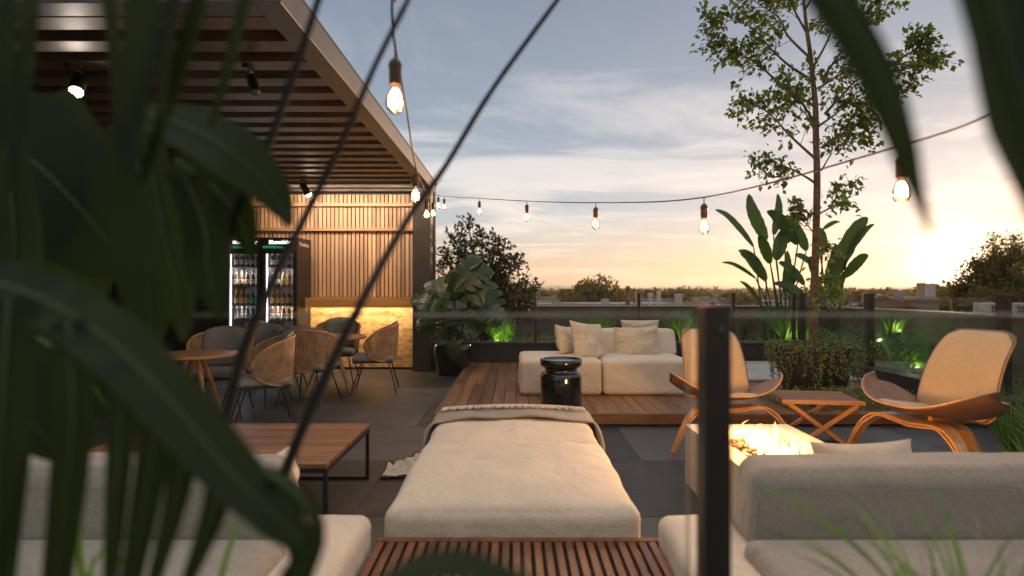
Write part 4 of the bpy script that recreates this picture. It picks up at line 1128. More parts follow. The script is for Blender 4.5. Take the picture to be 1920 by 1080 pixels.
# round planter with trailing ivy
t = thing('tree_planter', base, 'large dark round planter overgrown with trailing green creeper', 'planter')
mb = MB(); mb.lathe([(0,0),(.30,0),(.31,.01),(.41,.40),(.43,.52),(.43,.535),(.40,.535),(.39,.48),(0,.475)], 48); pot_ = mb.build('pot', M['potbrown'], t, angle=50)
mb = MB(); mb.lathe([(0,.477),(.385,.479),(.36,.485),(0,.50)], 30); mb.build('soil', M['soil'], t)
def creeper():
    r = random.Random(21); lf = MB(); st = MB()
    for k in range(64):
        a = R(-180)+2*math.pi*k/64 + r.uniform(-.05,.05); L = (.16+.42*abs(noise.noise(Vector((a*2.2,3.3,0))))*1.6)*r.uniform(.35,1.25)
        front = math.sin(a) < .35
        pts = []; n = int(L/.035)+3; ro = .43
        for i in range(n):
            s = i/(n-1); z = .53+.05*noise.noise(Vector((a*3,9,0)))+.02*math.sin(s*3)-L*s**1.1*(1 if s > .15 else .4); rr = ro+.02+.025*math.sin(s*5+k)-.10*max(0,(.5-z))*.6 + .035*s
            aa = a+.05*math.sin(s*4+k)
            pts.append(Vector((rr*math.cos(aa), rr*math.sin(aa), z)))
        st.tube(pts, .0018, 4)
        for p in pts:
            for _ in range(4):
                q = p+rv(r)*.022; leaf(lf, q, rv(r)+Vector((math.cos(a)*.5, math.sin(a)*.5, -.6)), Vector((math.cos(a), math.sin(a), .4))+rv(r)*.4, r.uniform(.02,.034), .021)
    for k in range(900):
        a = r.uniform(0, 2*math.pi); rr = r.uniform(.25,.46); leaf(lf, Vector((rr*math.cos(a), rr*math.sin(a), .51+.10*r.random()*abs(noise.noise(Vector((a*3,rr*6,2))))*2.2)), rv(r), Vector((0,0,1))+rv(r)*.5, r.uniform(.022,.036), .022)
    st.build('creeper_stems', M['stemg'], t); lf.build('creeper_leaves', M['ivy'], t, smooth=False)
creeper()
def groundcover(name, x0, x1, y0, y1, z, n, label, sz=.03, mat='ivy', h=.09):
    r = random.Random(hash(name) % 97 if False else len(label)); lf = MB()
    for k in range(n):
        x = r.uniform(x0,x1); y = r.uniform(y0,y1); hh = h*(.4+.6*abs(noise.noise(Vector((x*3,y*3,0))))*2)
        leaf(lf, Vector((x, y, z+hh*r.random()**.5)), rv(r)+Vector((0,0,.2)), Vector((0,0,1))+rv(r)*.7, sz*r.uniform(.7,1.3), sz*.7)
    o = lf.build(name, M[mat], smooth=False); tag(o, label, 'ground cover', kind='stuff')
groundcover('ground_cover', 2.55, 3.95, 5.52, 6.35, DZ, 3000, 'low green creeper spreading on the deck edge below the round planter', .032, h=.16)
groundcover('garden_bed', 4.65, 6.05, 3.0, 9.4, .24, 4200, 'dark leafy ground cover outside the right glass fence', .045, h=.12)
groundcover('garden_bed', -1.2, 6.0, 9.7, 11.9, .32, 6000, 'dark leafy ground cover outside the back glass fence', .045, h=.10)

# bird-of-paradise clumps
def paddle_clump(ox, oy, d, stems, label):
    o = P(ox, oy, d); o.z = .32
    t = thing('bird_of_paradise', o, label, 'plant', 'tall paddle-leaved plants by the parapet'); r = random.Random(int(ox))
    for (bx, by, tx, ty, w, lean) in stems:
        dd = d+r.uniform(-.35,.35); sx = ox+r.uniform(-22,22)
        b = P(bx,by,dd); tt = P(tx,ty,dd+lean*.3)
        s0 = P(sx, 600, d); s0.z = .32; s1 = s0.lerp(b,.55)+Vector((0,0,.06))
        st = MB(); st.tube([p-o for p in smoothpath([s0,s1,b],5)], [.016]*5+[.013]*5+[.009], 6); st.build('stem', M['stemg'], t)
        m = b.lerp(tt,.5); ax = (tt-b); ln = ax.length; perp = ax.cross(Vector((0,-1,0))).normalized()
        bow = Vector((0,0,.10*ln)) if abs(ax.x) > abs(ax.z)*.35 else Vector((.05*ln*(1 if ax.x > 0 else -1),0,0))
        pts = smoothpath([b-o, b.lerp(tt,.33)+bow*.8-o, b.lerp(tt,.7)+bow-o, tt-o], 6); L = len(pts)
        W = w*d/F
        ws = [W*.92*max(.03, math.sin(math.pi*((i+.35)/(L-.3))**.80)**.78)*(1+.05*math.sin(i*2.1)) for i in range(L)]
        lf = MB(); tw = r.uniform(-.5,.5)
        lf.blade(pts, ws, (tw, -1, r.uniform(-.2,.4)), .16); lf.build('leaf', M['bop'], t)
paddle_clump(1455, 590, 10.7, [(1413,463,1341,393,17,0),(1437,450,1404,364,26,.5),(1444,494,1422,442,22,-.3),(1450,440,1458,363,22,.3),(1496,458,1438,396,26,-.6),(1455,488,1474,430,26,.2),(1428,498,1384,470,15,0),(1437,526,1388,476,26,-.8),(1417,522,1353,492,9,.2),(1427,570,1387,527,9,0),(1512,470,1496,420,24,.3),(1472,456,1495,402,30,.2),(1470,540,1476,470,16,0)], 'tall paddle-leaved plant left of the slender tree by the parapet')
paddle_clump(1552, 590, 10.5, [(1558,522,1627,408,36,.3),(1589,478,1639,420,13,0),(1582,520,1628,478,26,-.4),(1563,520,1588,488,20,.2),(1537,472,1538,427,22,0),(1508,534,1460,492,22,.2),(1510,560,1456,532,18,-.6),(1470,548,1497,508,22,.1),(1508,568,1450,531,17,-.9),(1543,430,1575,416,9,.1),(1552,542,1568,458,28,-.4),(1528,500,1490,478,18,.2),(1560,570,1590,505,16,0),(1530,520,1520,480,18,.3)], 'tall paddle-leaved plant right of the slender tree by the parapet')

# monstera in glossy pot
def monstera_leaf(mb, base, axis, nrm, L, W=None, lobes=5, droop=.25, gap=.26):
    W = W or L*.92; axis = axis.normalized(); s = axis.cross(nrm).normalized(); n = s.cross(axis).normalized()
    def pt(u, v):   # u along, v across -1..1
        a = abs(v)
        env = (math.sin(math.pi*min(1, max(0, u*.86+.13)))**.7)
        return base + axis*(L*(u - .16*a**1.2*(1-u)) ) + s*(v*W*.5*env) + n*(-droop*L*(u*u*.5+a*a*.30)+.06*L*a)
    for sg in (-1, 1):
        for k in range(lobes):
            u0 = k/lobes; u1 = (k+1)/lobes; gp = gap*(1/lobes) if k > 0 else 0.0
            prev = None
            cols = [0,.25,.5,.75,.93,1.0]
            for v in cols:
                sh = .10*v                              # lobes sweep towards the tip
                g = gp*min(1, max(0, (v-.42)/.3))*.5
                tipn = 0 if v < .9 else (.12/lobes*2 if v > .95 else .03/lobes)
                a = pt(min(1, u0+g+sh*(1-u0)+tipn), sg*v); b = pt(min(1, (u0+u1)/2+sh*(1-u0)), sg*v*(1.03 if v > .9 else 1)); c = pt(min(1, u1-g+sh*(1-u1)-tipn), sg*v)
                if prev: mb.add([prev[0],a,b,c,prev[2],prev[1]], [(0,1,2,5),(5,2,3,4)])
                prev = (a,b,c)
mo = Vector(((850-CX)/F*9.0, 8.8, 0))
t = thing('monstera_pot', mo, 'glossy black round pot beside the timber post', 'pot')
mb = MB(); mb.lathe([(0,0),(.20,0),(.235,.02),(.285,.30),(.285,.43),(.27,.455),(.245,.455),(.24,.41),(0,.40)], 48); mb.build('pot', M['potblack'], t, angle=50)
mb = MB(); mb.lathe([(0,.405),(.235,.407),(.2,.415),(0,.43)], 24); mb.build('soil', M['soil'], t)
t = thing('monstera', mo+Vector((0,0,.42)), 'monstera with big split leaves growing in the glossy black pot', 'plant'); mb_o = mo+Vector((0,0,.42))
r = random.Random(4)
for (bx, by, tx, ty, L, nx) in [(862,505,905,570,.72,-.3),(905,492,875,520,.62,.4),(850,505,905,480,.66,.1),(820,548,790,610,.58,-.4),(835,560,780,560,.62,-.2),(900,535,925,590,.70,.3),(848,565,835,625,.60,-.1),(880,580,905,645,.50,.2),(830,600,845,650,.40,-.3),(870,610,890,650,.42,.2),(815,525,845,560,.5,.1),(895,575,945,590,.5,.3),(850,640,852,675,.3,0),(800,595,812,640,.42,0)]:
    b = P(bx,by,8.55+r.uniform(-.25,.3)); tt = P(tx,ty,8.3+r.uniform(-.3,.2)); ax = tt-b; st = MB()
    s0 = mb_o+Vector((r.uniform(-.08,.08),r.uniform(-.08,.08),0)); st.tube([p-mb_o for p in smoothpath([s0, s0.lerp(b,.6)+Vector((0,0,.1)), b],5)], .011, 6); sm = st.build('petiole', M['stemg'], t)
    lf = MB(); monstera_leaf(lf, b-mb_o, ax, Vector((nx,-1,.9)), L*.95, droop=.28); lf.build('leaf', M['monst'], t)
# dark shrub tree behind the monstera
def shrub():
    o = Vector(((905-CX)/F*10.6, 10.6, .32)); r = random.Random(31)
    t = thing('shrub_tree', o, 'dense dark brown-leaved shrub rising behind the monstera', 'shrub'); tr = MB(); lf = MB()
    tips = [(880,425),(905,440),(918,470),(850,450),(835,475),(828,505),(930,450),(945,470),(962,495),(965,480),(985,530),(995,545),(990,565),(960,560),(940,520),(930,590),(870,480),(895,500),(915,540),(850,520),(845,560),(975,590),(955,610),(900,600),(870,560),(888,462),(935,500),(925,555),(860,440),(950,545)]
    for (x, y) in tips:
        e = P(x, y, 10.6+r.uniform(-.45,.45))-o; m = Vector((e.x*.45+r.uniform(-.05,.05), e.y*.4, e.z*.55)); s = smoothpath([Vector((r.uniform(-.04,.04),0,0)), m, e], 7)
        tr.tube(s, [.022*(1-.85*i/(len(s)-1)) for i in range(len(s))], 5)
        for i in range(5, len(s)):
            d = (s[i]-s[i-1]).normalized()
            for _ in range(5):
                tw = (d*.8+rv(r)).normalized(); l2 = r.uniform(.08,.26); q = s[i]+tw*l2; tr.tube([s[i], q], [.004,.002], 4)
                for _ in range(7):
                    L = r.uniform(.06,.10); leaf(lf, s[i].lerp(q, r.uniform(.3,1))+rv(r)*.035, tw+rv(r)*.9, rv(r)+Vector((0,0,.7)), L, L*.52)
    tr.build('trunk', M['bark'], t); lf.build('crown', M['leafB'], t, smooth=False)
shrub()
# fountain grasses, ferns and their uplights
def grass_tuft(loc_, n, L, W, seed, label, mat='grass', name='grass_tuft', group=None, spread=1.0, up=1.0):
    r = random.Random(seed); mb = MB()
    for k in range(n):
        a = r.uniform(0, 2*math.pi); l = L*r.uniform(.55,1.1); out = spread*r.uniform(.15,.75); d = Vector((math.cos(a), math.sin(a), 0)); p0 = d*r.uniform(0,.07)
        pts = []
        for i in range(8):
            s = i/7; pts.append(p0+d*(out*l*s**1.5)+Vector((0,0,l*up*(s-.45*out*s**2.4))))
        mb.blade(pts, [W*(1-s_/7)**.6+.0006 for s_ in range(8)], (-d.y, d.x, .1) if r.random() < .3 else (r.uniform(-.4,.4), -1, .2), .2)
    o = mb.build(name, M[mat]); o.location = loc_; tag(o, label, 'plant', group); return o
def fern(loc_, n, L, seed, label, name='fern', group='ferns in the planting beds', up=.9):
    r = random.Random(seed); mb = MB()
    for k in range(n):
        a = 2*math.pi*k/n+r.uniform(-.3,.3); l = L*r.uniform(.7,1.1); d = Vector((math.cos(a), math.sin(a), 0)); out = r.uniform(.3,.8)
        pts = [d*(out*l*(i/11)**1.4)+Vector((0,0,l*up*((i/11)-.35*out*(i/11)**2.2))) for i in range(12)]
        mb.tube(pts, [.004*(1-.8*i/11) for i in range(12)], 4)
        for i in range(1, 12):
            tt = (pts[i]-pts[i-1]).normalized(); s = tt.cross(Vector((0,-.8,.6))).normalized()
            ll = .28*l*math.sin(math.pi*(i/12)**.7)
            for sg in (-1, 1):
                for q in (0,):
                    leaf(mb, pts[i-1].lerp(pts[i], q), s*sg+tt*.35, Vector((0,-.5,1)), ll*1.05, l/11*.62, .05)
    o = mb.build(name, M['fern']); o.location = loc_; tag(o, label, 'fern', group); return o
def uplight(loc_, power, label, col=(.86,1,.34), aim=(0,.25,1)):
    power *= .42
    t = thing('garden_uplight', loc_, label, 'garden light', 'small uplights in the planting beds')
    mb = MB(); mb.tube([(0,0,-.02),(0,0,.05)], .008, 6); mb.lathe([(0,.05),(.022,.05),(.03,.07),(.032,.12),(.028,.12),(.026,.105),(0,.104)], 16); h = mb.build('housing', M['black'], t)
    mb = MB(); mb.lathe([(0,.108),(.026,.108),(0,.110)], 16); mb.build('lens', M['grlens'], h)
    lamp('uplight_beam', (0,0,.135), power, col, .02, t)
GB = 'tufts of grass in the planting beds'
for (px, py, d, L, n, lab, pw, seed) in [(1120,625,10.1,.62,130,'grass tuft behind the left end of the deck sofa',5,41),(1278,625,10.0,.70,170,'bright grass tuft just right of the sofa',9,42),(1470,612,10.0,.75,210,'wide fountain grass left of the tree trunk',9,43),(1502,616,9.9,.5,90,'short glowing grass beside the tree trunk',8,44)]:
    p = P(px,py,d); p.z = .33; grass_tuft(p, n, L, .015,seed, lab, group=GB); uplight(p+Vector((.06,-.20,-.04)), pw*.55, 'small uplight below the '+lab)
for (px, d, L, n, lab, seed, pw) in [(945,9.95,.55,16,'upright fern glowing green below the shrub',51,8),(1690,7.2,.62,12,'fern lit yellow-green right of the planter',52,5),(1745,7.0,.75,14,'fern with tall fronds left of the right shell chair back',53,5),(1580,8.7,.55,9,'fern with thin fronds behind the ivy-covered planter',54,3),(1800,8.8,.5,7,'small fern showing above the right shell chair back',55,2)]:
    p = P(px,620,d); p.z = .33 if d > 9.5 else .25; fern(p, n, L*1.1, seed, lab); uplight(p+Vector((.04,-.20,-.04)), pw*.7,'uplight before the '+lab)
# lit shrub above the fern (left)
def small_bush(px, d, z0, h, w, seed, label, n=260, mat='fern', sz=.07):
    r = random.Random(seed); o = P(px,600,d); o.z = z0; tr = MB(); lf = MB(); t = thing('leafy_plant', o, label, 'plant', 'leafy plants in the planting beds')
    for k in range(9):
        e = Vector((r.uniform(-w,w), r.uniform(-w,w)*.6, h*r.uniform(.6,1))); tr.tube([Vector((0,0,0)), e*.5+Vector((0,0,.05)), e], [.008,.005,.002], 5)
        for _ in range(n//9):
            s = r.uniform(.35,1); leaf(lf, e*s+rv(r)*.08, rv(r), rv(r)+Vector((0,0,.8)), sz*r.uniform(.7,1.2), sz*.5)
    tr.build('stem', M['bark'], t); lf.build('leaves', M[mat], t, smooth=False)
small_bush(930, 10.0, .32, .75, .3,61, 'light green leafy plant lit from below under the dark shrub')
uplight(Vector((-.3,9.8,.30)), 5,'small uplight below the light green leafy plant')
small_bush(1790, 7.4, .14, .65, .42, 62, 'round dark box bush behind the right shell chair', 900, 'leafB', .035)
small_bush(1390, 10.4, .32,.5, .5, 63, 'dark low bush behind the black balustrade post', 500, 'leafB', .05)
small_bush(1180, 10.6, .32,.45, .5, 64, 'dark low bush behind the middle of the deck sofa', 500, 'leafB', .05)
# potted agave-like plant
p = P(1672,640,8.9); p.z = .24
t = thing('grey_planter', p, 'round grey-blue pot with spiky lit plant outside the glass fence', 'pot')
mb = MB(); mb.lathe([(0,0),(.17,0),(.20,.30),(.21,.34),(.19,.34),(.18,.30),(0,.29)], 32); mb.build('pot', M['potgrey'], t, angle=50)
q = p+Vector((0,0,.30)); grass_tuft(q, 60, .55, .02, 71, 'spiky bright green plant growing in the round grey-blue pot', 'fern', 'spiky_plant', None, .8); uplight(q+Vector((.0,-.16,-.02)), 4,'small uplight clipped inside the round grey-blue pot')
# tall grass around the right shell chair and by the balustrade
for (x, y, L, n, seed, lab) in [(3.55,3.75,.85,90,81,'tall grass tuft right of the right shell chair'),(3.35,3.1,.75,110,82,'tall grass tuft in front of the right shell chair legs'),(2.75,3.0,.55,80,83,'low grass tuft behind the right garden sofa'),(3.9,4.6,.8,80,84,'tall grass tuft behind the right shell chair')]:
    grass_tuft(Vector((x,y,.0)), n, L, .009, seed, lab, group='tall grass around the right shell chair', spread=1.1)
for (px, d, z, L, n, seed, lab) in [(1850,.74,.76,.30,24,91,'bright green grass blades nearest the camera, lower right'),(1760,.78,.76,.27,14,92,'green grass blades in front of the right garden sofa'),(1900,.66,.76,.24,14,93,'green grass blades at the right edge of the frame')]:
    p = P(px, 900, d); p.z = z; grass_tuft(p, n, L, .0065, seed, lab, group='grass growing close behind the near balustrade', spread=1.35, up=.85)
mb = MB(); mb.box((.36,.52,.0), (1.7,.83,.74), bev=.004); o = mb.build('trough_planter', M['curb'], smooth=False); 
mb2 = MB(); mb2.box((.38,.54,.7405), (1.68,.81,.755)); mb2.build('soil', M['soil'], o, smooth=False)
tag(o, 'black trough planter below the near grass at the lower right', 'planter')
mb = MB(); mb.box((-1.8,.40,.0), (-.22,.83,.74), bev=.004); o = mb.build('trough_planter', M['curb'], smooth=False)
mb2 = MB(); mb2.box((-1.78,.42,.7405), (-.24,.81,.755)); mb2.build('soil', M['soil'], o, smooth=False)
tag(o, 'black trough planter below the big foreground leaves at the lower left', 'planter')

# ------------------------------------------------------------------ foreground leaves close to the lens
fo = Vector((-.55,.5,.755))
t = thing('split_leaf_plant', fo, 'big out-of-focus split-leaf plant filling the left foreground', 'plant')
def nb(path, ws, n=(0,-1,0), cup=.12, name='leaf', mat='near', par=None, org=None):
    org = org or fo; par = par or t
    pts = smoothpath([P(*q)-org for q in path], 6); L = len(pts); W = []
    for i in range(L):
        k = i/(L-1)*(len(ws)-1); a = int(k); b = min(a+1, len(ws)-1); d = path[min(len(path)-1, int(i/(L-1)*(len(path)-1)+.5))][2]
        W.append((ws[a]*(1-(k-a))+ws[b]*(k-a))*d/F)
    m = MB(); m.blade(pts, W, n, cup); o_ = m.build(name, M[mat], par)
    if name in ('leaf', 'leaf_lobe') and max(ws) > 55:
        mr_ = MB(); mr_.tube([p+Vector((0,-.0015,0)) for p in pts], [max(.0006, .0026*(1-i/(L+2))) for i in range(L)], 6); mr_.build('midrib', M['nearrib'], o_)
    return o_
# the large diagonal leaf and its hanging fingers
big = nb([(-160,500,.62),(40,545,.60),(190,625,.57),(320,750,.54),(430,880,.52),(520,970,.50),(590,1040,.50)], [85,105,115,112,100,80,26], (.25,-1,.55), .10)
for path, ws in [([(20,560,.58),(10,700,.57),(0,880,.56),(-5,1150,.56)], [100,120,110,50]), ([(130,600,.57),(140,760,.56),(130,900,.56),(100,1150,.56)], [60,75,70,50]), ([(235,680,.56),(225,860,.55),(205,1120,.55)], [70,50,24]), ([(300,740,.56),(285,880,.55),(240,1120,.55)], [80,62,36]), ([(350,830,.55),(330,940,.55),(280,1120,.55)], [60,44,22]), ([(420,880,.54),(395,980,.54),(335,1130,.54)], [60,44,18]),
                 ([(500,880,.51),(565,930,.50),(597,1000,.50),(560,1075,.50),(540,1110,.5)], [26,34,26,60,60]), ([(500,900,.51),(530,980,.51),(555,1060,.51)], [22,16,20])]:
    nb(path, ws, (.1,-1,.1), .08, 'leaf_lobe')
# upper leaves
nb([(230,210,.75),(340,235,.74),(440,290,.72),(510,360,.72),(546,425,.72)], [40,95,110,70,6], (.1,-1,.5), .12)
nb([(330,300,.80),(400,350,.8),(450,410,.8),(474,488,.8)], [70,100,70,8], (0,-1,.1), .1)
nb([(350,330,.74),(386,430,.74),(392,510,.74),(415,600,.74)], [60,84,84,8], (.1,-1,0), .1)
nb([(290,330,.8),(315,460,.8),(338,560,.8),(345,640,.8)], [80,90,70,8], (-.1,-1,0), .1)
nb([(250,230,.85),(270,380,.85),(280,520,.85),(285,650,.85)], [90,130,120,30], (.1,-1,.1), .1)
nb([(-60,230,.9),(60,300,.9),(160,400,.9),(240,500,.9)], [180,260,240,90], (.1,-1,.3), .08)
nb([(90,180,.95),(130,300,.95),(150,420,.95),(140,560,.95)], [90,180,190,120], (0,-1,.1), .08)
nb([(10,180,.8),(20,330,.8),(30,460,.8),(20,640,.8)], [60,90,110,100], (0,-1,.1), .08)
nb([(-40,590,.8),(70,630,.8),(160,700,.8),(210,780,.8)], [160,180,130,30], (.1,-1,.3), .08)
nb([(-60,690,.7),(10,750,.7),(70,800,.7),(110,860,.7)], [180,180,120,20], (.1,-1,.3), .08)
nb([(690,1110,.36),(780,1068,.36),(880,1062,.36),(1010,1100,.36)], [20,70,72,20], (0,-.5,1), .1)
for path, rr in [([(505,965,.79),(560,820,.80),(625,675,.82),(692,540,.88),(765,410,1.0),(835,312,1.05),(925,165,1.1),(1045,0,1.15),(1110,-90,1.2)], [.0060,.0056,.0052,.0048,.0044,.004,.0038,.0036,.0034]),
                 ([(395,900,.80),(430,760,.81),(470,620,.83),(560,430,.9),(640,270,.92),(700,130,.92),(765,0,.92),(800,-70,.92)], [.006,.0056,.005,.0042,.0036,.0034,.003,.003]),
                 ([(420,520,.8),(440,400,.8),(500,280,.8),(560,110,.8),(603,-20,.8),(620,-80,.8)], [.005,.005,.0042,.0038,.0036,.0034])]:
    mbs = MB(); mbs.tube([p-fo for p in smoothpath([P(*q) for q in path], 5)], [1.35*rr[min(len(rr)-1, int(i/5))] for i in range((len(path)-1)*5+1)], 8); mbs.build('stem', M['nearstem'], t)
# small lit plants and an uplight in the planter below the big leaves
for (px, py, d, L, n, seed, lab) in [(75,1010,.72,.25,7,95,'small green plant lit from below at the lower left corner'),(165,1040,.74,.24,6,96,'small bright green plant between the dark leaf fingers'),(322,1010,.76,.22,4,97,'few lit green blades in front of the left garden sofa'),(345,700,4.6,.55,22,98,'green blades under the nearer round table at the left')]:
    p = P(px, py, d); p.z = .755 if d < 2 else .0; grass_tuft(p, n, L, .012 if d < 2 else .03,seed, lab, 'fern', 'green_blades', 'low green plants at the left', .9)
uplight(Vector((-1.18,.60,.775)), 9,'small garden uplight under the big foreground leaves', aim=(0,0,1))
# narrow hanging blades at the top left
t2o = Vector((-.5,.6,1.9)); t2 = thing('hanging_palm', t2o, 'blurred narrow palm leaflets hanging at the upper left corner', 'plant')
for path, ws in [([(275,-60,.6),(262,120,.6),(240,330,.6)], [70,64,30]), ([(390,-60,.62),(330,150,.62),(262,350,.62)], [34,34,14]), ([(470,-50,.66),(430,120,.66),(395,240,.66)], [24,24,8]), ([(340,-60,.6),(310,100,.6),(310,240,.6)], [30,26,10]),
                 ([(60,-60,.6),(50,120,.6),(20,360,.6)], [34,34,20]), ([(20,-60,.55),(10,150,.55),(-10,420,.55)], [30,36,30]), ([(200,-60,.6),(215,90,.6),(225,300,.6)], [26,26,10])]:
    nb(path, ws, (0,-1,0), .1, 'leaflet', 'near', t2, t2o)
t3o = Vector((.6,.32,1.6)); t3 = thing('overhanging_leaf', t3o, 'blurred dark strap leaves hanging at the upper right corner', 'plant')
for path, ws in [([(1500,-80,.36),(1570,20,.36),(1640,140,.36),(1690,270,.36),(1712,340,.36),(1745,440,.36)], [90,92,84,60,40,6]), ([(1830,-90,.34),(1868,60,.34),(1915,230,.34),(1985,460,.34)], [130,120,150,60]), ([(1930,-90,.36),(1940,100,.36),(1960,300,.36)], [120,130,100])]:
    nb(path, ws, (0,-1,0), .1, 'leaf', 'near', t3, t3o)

# ------------------------------------------------------------------ the town beyond
GZ = -9.0
def terrain():
    mb = MB(); n = 90; vs = []; fs = []
    X0, X1, Y0, Y1 = -1500, 2600, 30, 3200
    for i in range(n+1):
        for j in range(n+1):
            u = i/n; v = (j/n)**2; x = X0+(X1-X0)*u; y = Y0+(Y1-Y0)*v
            z = GZ+3*noise.noise(Vector((x*.004,y*.004,0)))*min(1, y/400)+max(0,(y-700))*.0035
            vs.append((x,y,z))
    for i in range(n):
        for j in range(n): fs.append((i*(n+1)+j,(i+1)*(n+1)+j,(i+1)*(n+1)+j+1,i*(n+1)+j+1))
    mb.add(vs, fs); tag(mb.build('terrain', M['terrain']), kind='structure')
terrain()
quad('ground', -9000, -800, 9000, 10400, GZ-2.5, M['terrain'])
def ridge(name, y, hts, x0, x1, mat):
    mb = MB(); n = 160; vs = []; fs = []
    for i in range(n+1):
        x = x0+(x1-x0)*i/n; h = hts(x)
        for j, (dy, k) in enumerate(((-900,0),(-450,.55),(0,1),(500,.5),(1000,0))):
            vs.append((x, y+dy, GZ+(h*k)*(1+.15*noise.noise(Vector((x*.002,dy,1))))))
    for i in range(n):
        for j in range(4): fs.append((i*5+j,(i+1)*5+j,(i+1)*5+j+1,i*5+j+1))
    mb.add(vs, fs); tag(mb.build(name, mat), kind='structure')
ridge('mountains', 9000, lambda x: 50+60*max(0, noise.noise(Vector((x*.0011,3.7,0)))+.25)+22*noise.noise(Vector((x*.004,1,0))), -3000, 9000, M['hill'])
ridge('hills', 3600, lambda x: 22+10*noise.noise(Vector((x*.0016,9,0)))+5*noise.noise(Vector((x*.009,2,0)))+max(0,(x-1400))*.004, -1500, 4500, M['hill'])
def crown_mesh(seed, n, rx, rz, mat, leafsz, clumps=14, trunk=None):
    r = random.Random(seed); mb = MB(); cs = []
    for k in range(clumps):
        a = r.uniform(0,2*math.pi); z = r.uniform(-.75,.9); rr = (1-z*z*.8)**.5*r.uniform(.35,.85)
        cs.append((Vector((rr*math.cos(a)*rx, rr*math.sin(a)*rx, z*rz)), r.uniform(.28,.5)*rx))
    for k in range(n):
        c, cr = cs[r.randrange(clumps)]; d = rv(r); p = c+d*cr*r.uniform(.6,1.05)
        leaf(mb, p, rv(r), d+rv(r)*.5, leafsz*r.uniform(.7,1.4), leafsz*.8)
    return mb
def far_tree(seed, hgt, rx, n, mat, leafsz, shape='round'):
    t = thing('far_tree', (0,0,0), 'x', 'tree', 'trees in the town beyond the parapet'); cz = hgt*.62
    mb = MB(); mb.tube([(0,0,0),(rx*.05,0,hgt*.4),(0,0,hgt*.8)], [rx*.09,rx*.06,rx*.02], 6)
    r = random.Random(seed)
    for k in range(6):
        a = r.uniform(0,6.28); mb.tube([(0,0,hgt*.35),(rx*.5*math.cos(a),rx*.5*math.sin(a),hgt*r.uniform(.55,.85))], [rx*.04,rx*.01], 5)
    mb.build('trunk', M['bark'], t)
    c = crown_mesh(seed, n, rx, hgt*.36, None, leafsz, 16 if shape == 'round' else 24); o = c.build('crown', M[mat], t, smooth=False); o.location = (0,0,cz)
    return t
pt = [far_tree(101, 9, 4.4, 4500, 'fartree', .55), far_tree(102, 10.5, 3.6, 4500, 'fartree', .5), far_tree(103, 8, 5.0, 4500, 'fartree', .6)]
used = [False]*3
tr_list = [(1072,547,150),(1125,531,95),(1150,548,140),(1020,552,170),(1036,556,220),(1268,545,160),(1300,550,200),(1330,552,190),(1222,546,210),(1350,556,150),(1246,552,240),(1000,556,130),(1180,551,230),(1205,548,260),(1395,556,170),(1420,553,220),(1585,552,140),(1560,556,190),(1612,550,110),(1640,553,150),(1740,556,120),(1770,552,100),(1700,560,160),(1100,560,105),(1282,562,110),(1370,566,100),(975,560,160),(1660,562,200),(1750,545,75)]
tr_list.sort()
for i, (px, py, d) in enumerate(tr_list):
    k = i % 3; base_h = (9*.98,10.5*.98,8*.98)[k]; p = P(px,py,d); hh = p.z-GZ; s = max(.35, hh/base_h); loc_ = (p.x, d, GZ)
    lab = f'bushy tree in the town beyond the parapet, {ORD[i]} tree from the left along the skyline'
    if not used[k]: o = pt[k]; used[k] = True; o.location = loc_; o.scale = (s,s,s); o.rotation_euler = (0,0,i); o['label'] = lab
    else: dup(pt[k], loc_, i*1.3, lab, s)
# distant woods as one mass
r = random.Random(77); mb = MB()
for k in range(3400):
    d = 130*math.exp(r.random()*2.7); x = r.uniform(-.35,1.25)*d; hh = r.uniform(6,11) if d > 250 else r.uniform(5,8.5); zb = GZ+max(0,(d-700))*.0035
    w = r.uniform(3,7)
    for q in range(9):
        leaf(mb, Vector((x+r.uniform(-w,w)*.7, d+r.uniform(-w,w), zb+hh*r.uniform(.3,1)-(.5)*q*.1)), rv(r), rv(r)+Vector((0,-.5,.6)), w*.42*(1+d/900), w*.36*(1+d/900))
o = mb.build('distant_woods', M['fartree'], smooth=False); tag(o, 'far-off mixed trees covering the plain up to the horizon', 'woods', kind='stuff')
# big backlit trees at the right
def big_tree(px, d, top_py, rx, seed, label, mat='glowtree', n=5200):
    x = (px-CX)/F*d; top = H-(top_py-CY)/F*d; hgt = top-GZ
    t = thing('large_tree', (x,d,GZ), label, 'tree', 'large trees at the right beyond the parapet'); r = random.Random(seed)
    tr = MB(); tr.tube([(0,0,0),(.2,0,hgt*.3),(0,0,hgt*.62)], [.35,.26,.14], 8); lf = MB()
    for k in range(34):
        a = r.uniform(0,6.28); el = r.uniform(.1,1.0); z1 = hgt*(.50+.49*el); rr = rx*(1-.75*el**1.8)*r.uniform(.55,1.05)
        e = Vector((rr*math.cos(a), rr*math.sin(a), z1)); b = Vector((0,0,hgt*r.uniform(.28,.55))); s = smoothpath([b, b.lerp(e,.5)+Vector((0,0,.3)), e], 5)
        tr.tube(s, [.10*(1-.85*i/(len(s)-1)) for i in range(len(s))], 5)
        for _ in range(n//34):
            q = s[r.randrange(4,len(s))]+rv(r)*r.uniform(.1,1.0)*rx*.24; L = r.uniform(.15,.30); leaf(lf, q, rv(r), rv(r)+Vector((0,0,.6)), L, L*.6)
    tr.build('trunk', M['bark'], t); lf.build('crown', M[mat], t, smooth=False)
big_tree(1885, 44, 443, 4.0, 111, 'tall dense backlit tree at the far right edge', 'glowtree', 15000)
big_tree(1828, 46, 490, 2.6, 112, 'smaller golden tree with sun glowing through, left of the tallest one', 'glowtree', 9000)
big_tree(1945, 40, 470, 3.2, 113, 'dense backlit tree cut by the right edge of the frame', 'glowtree', 12000)
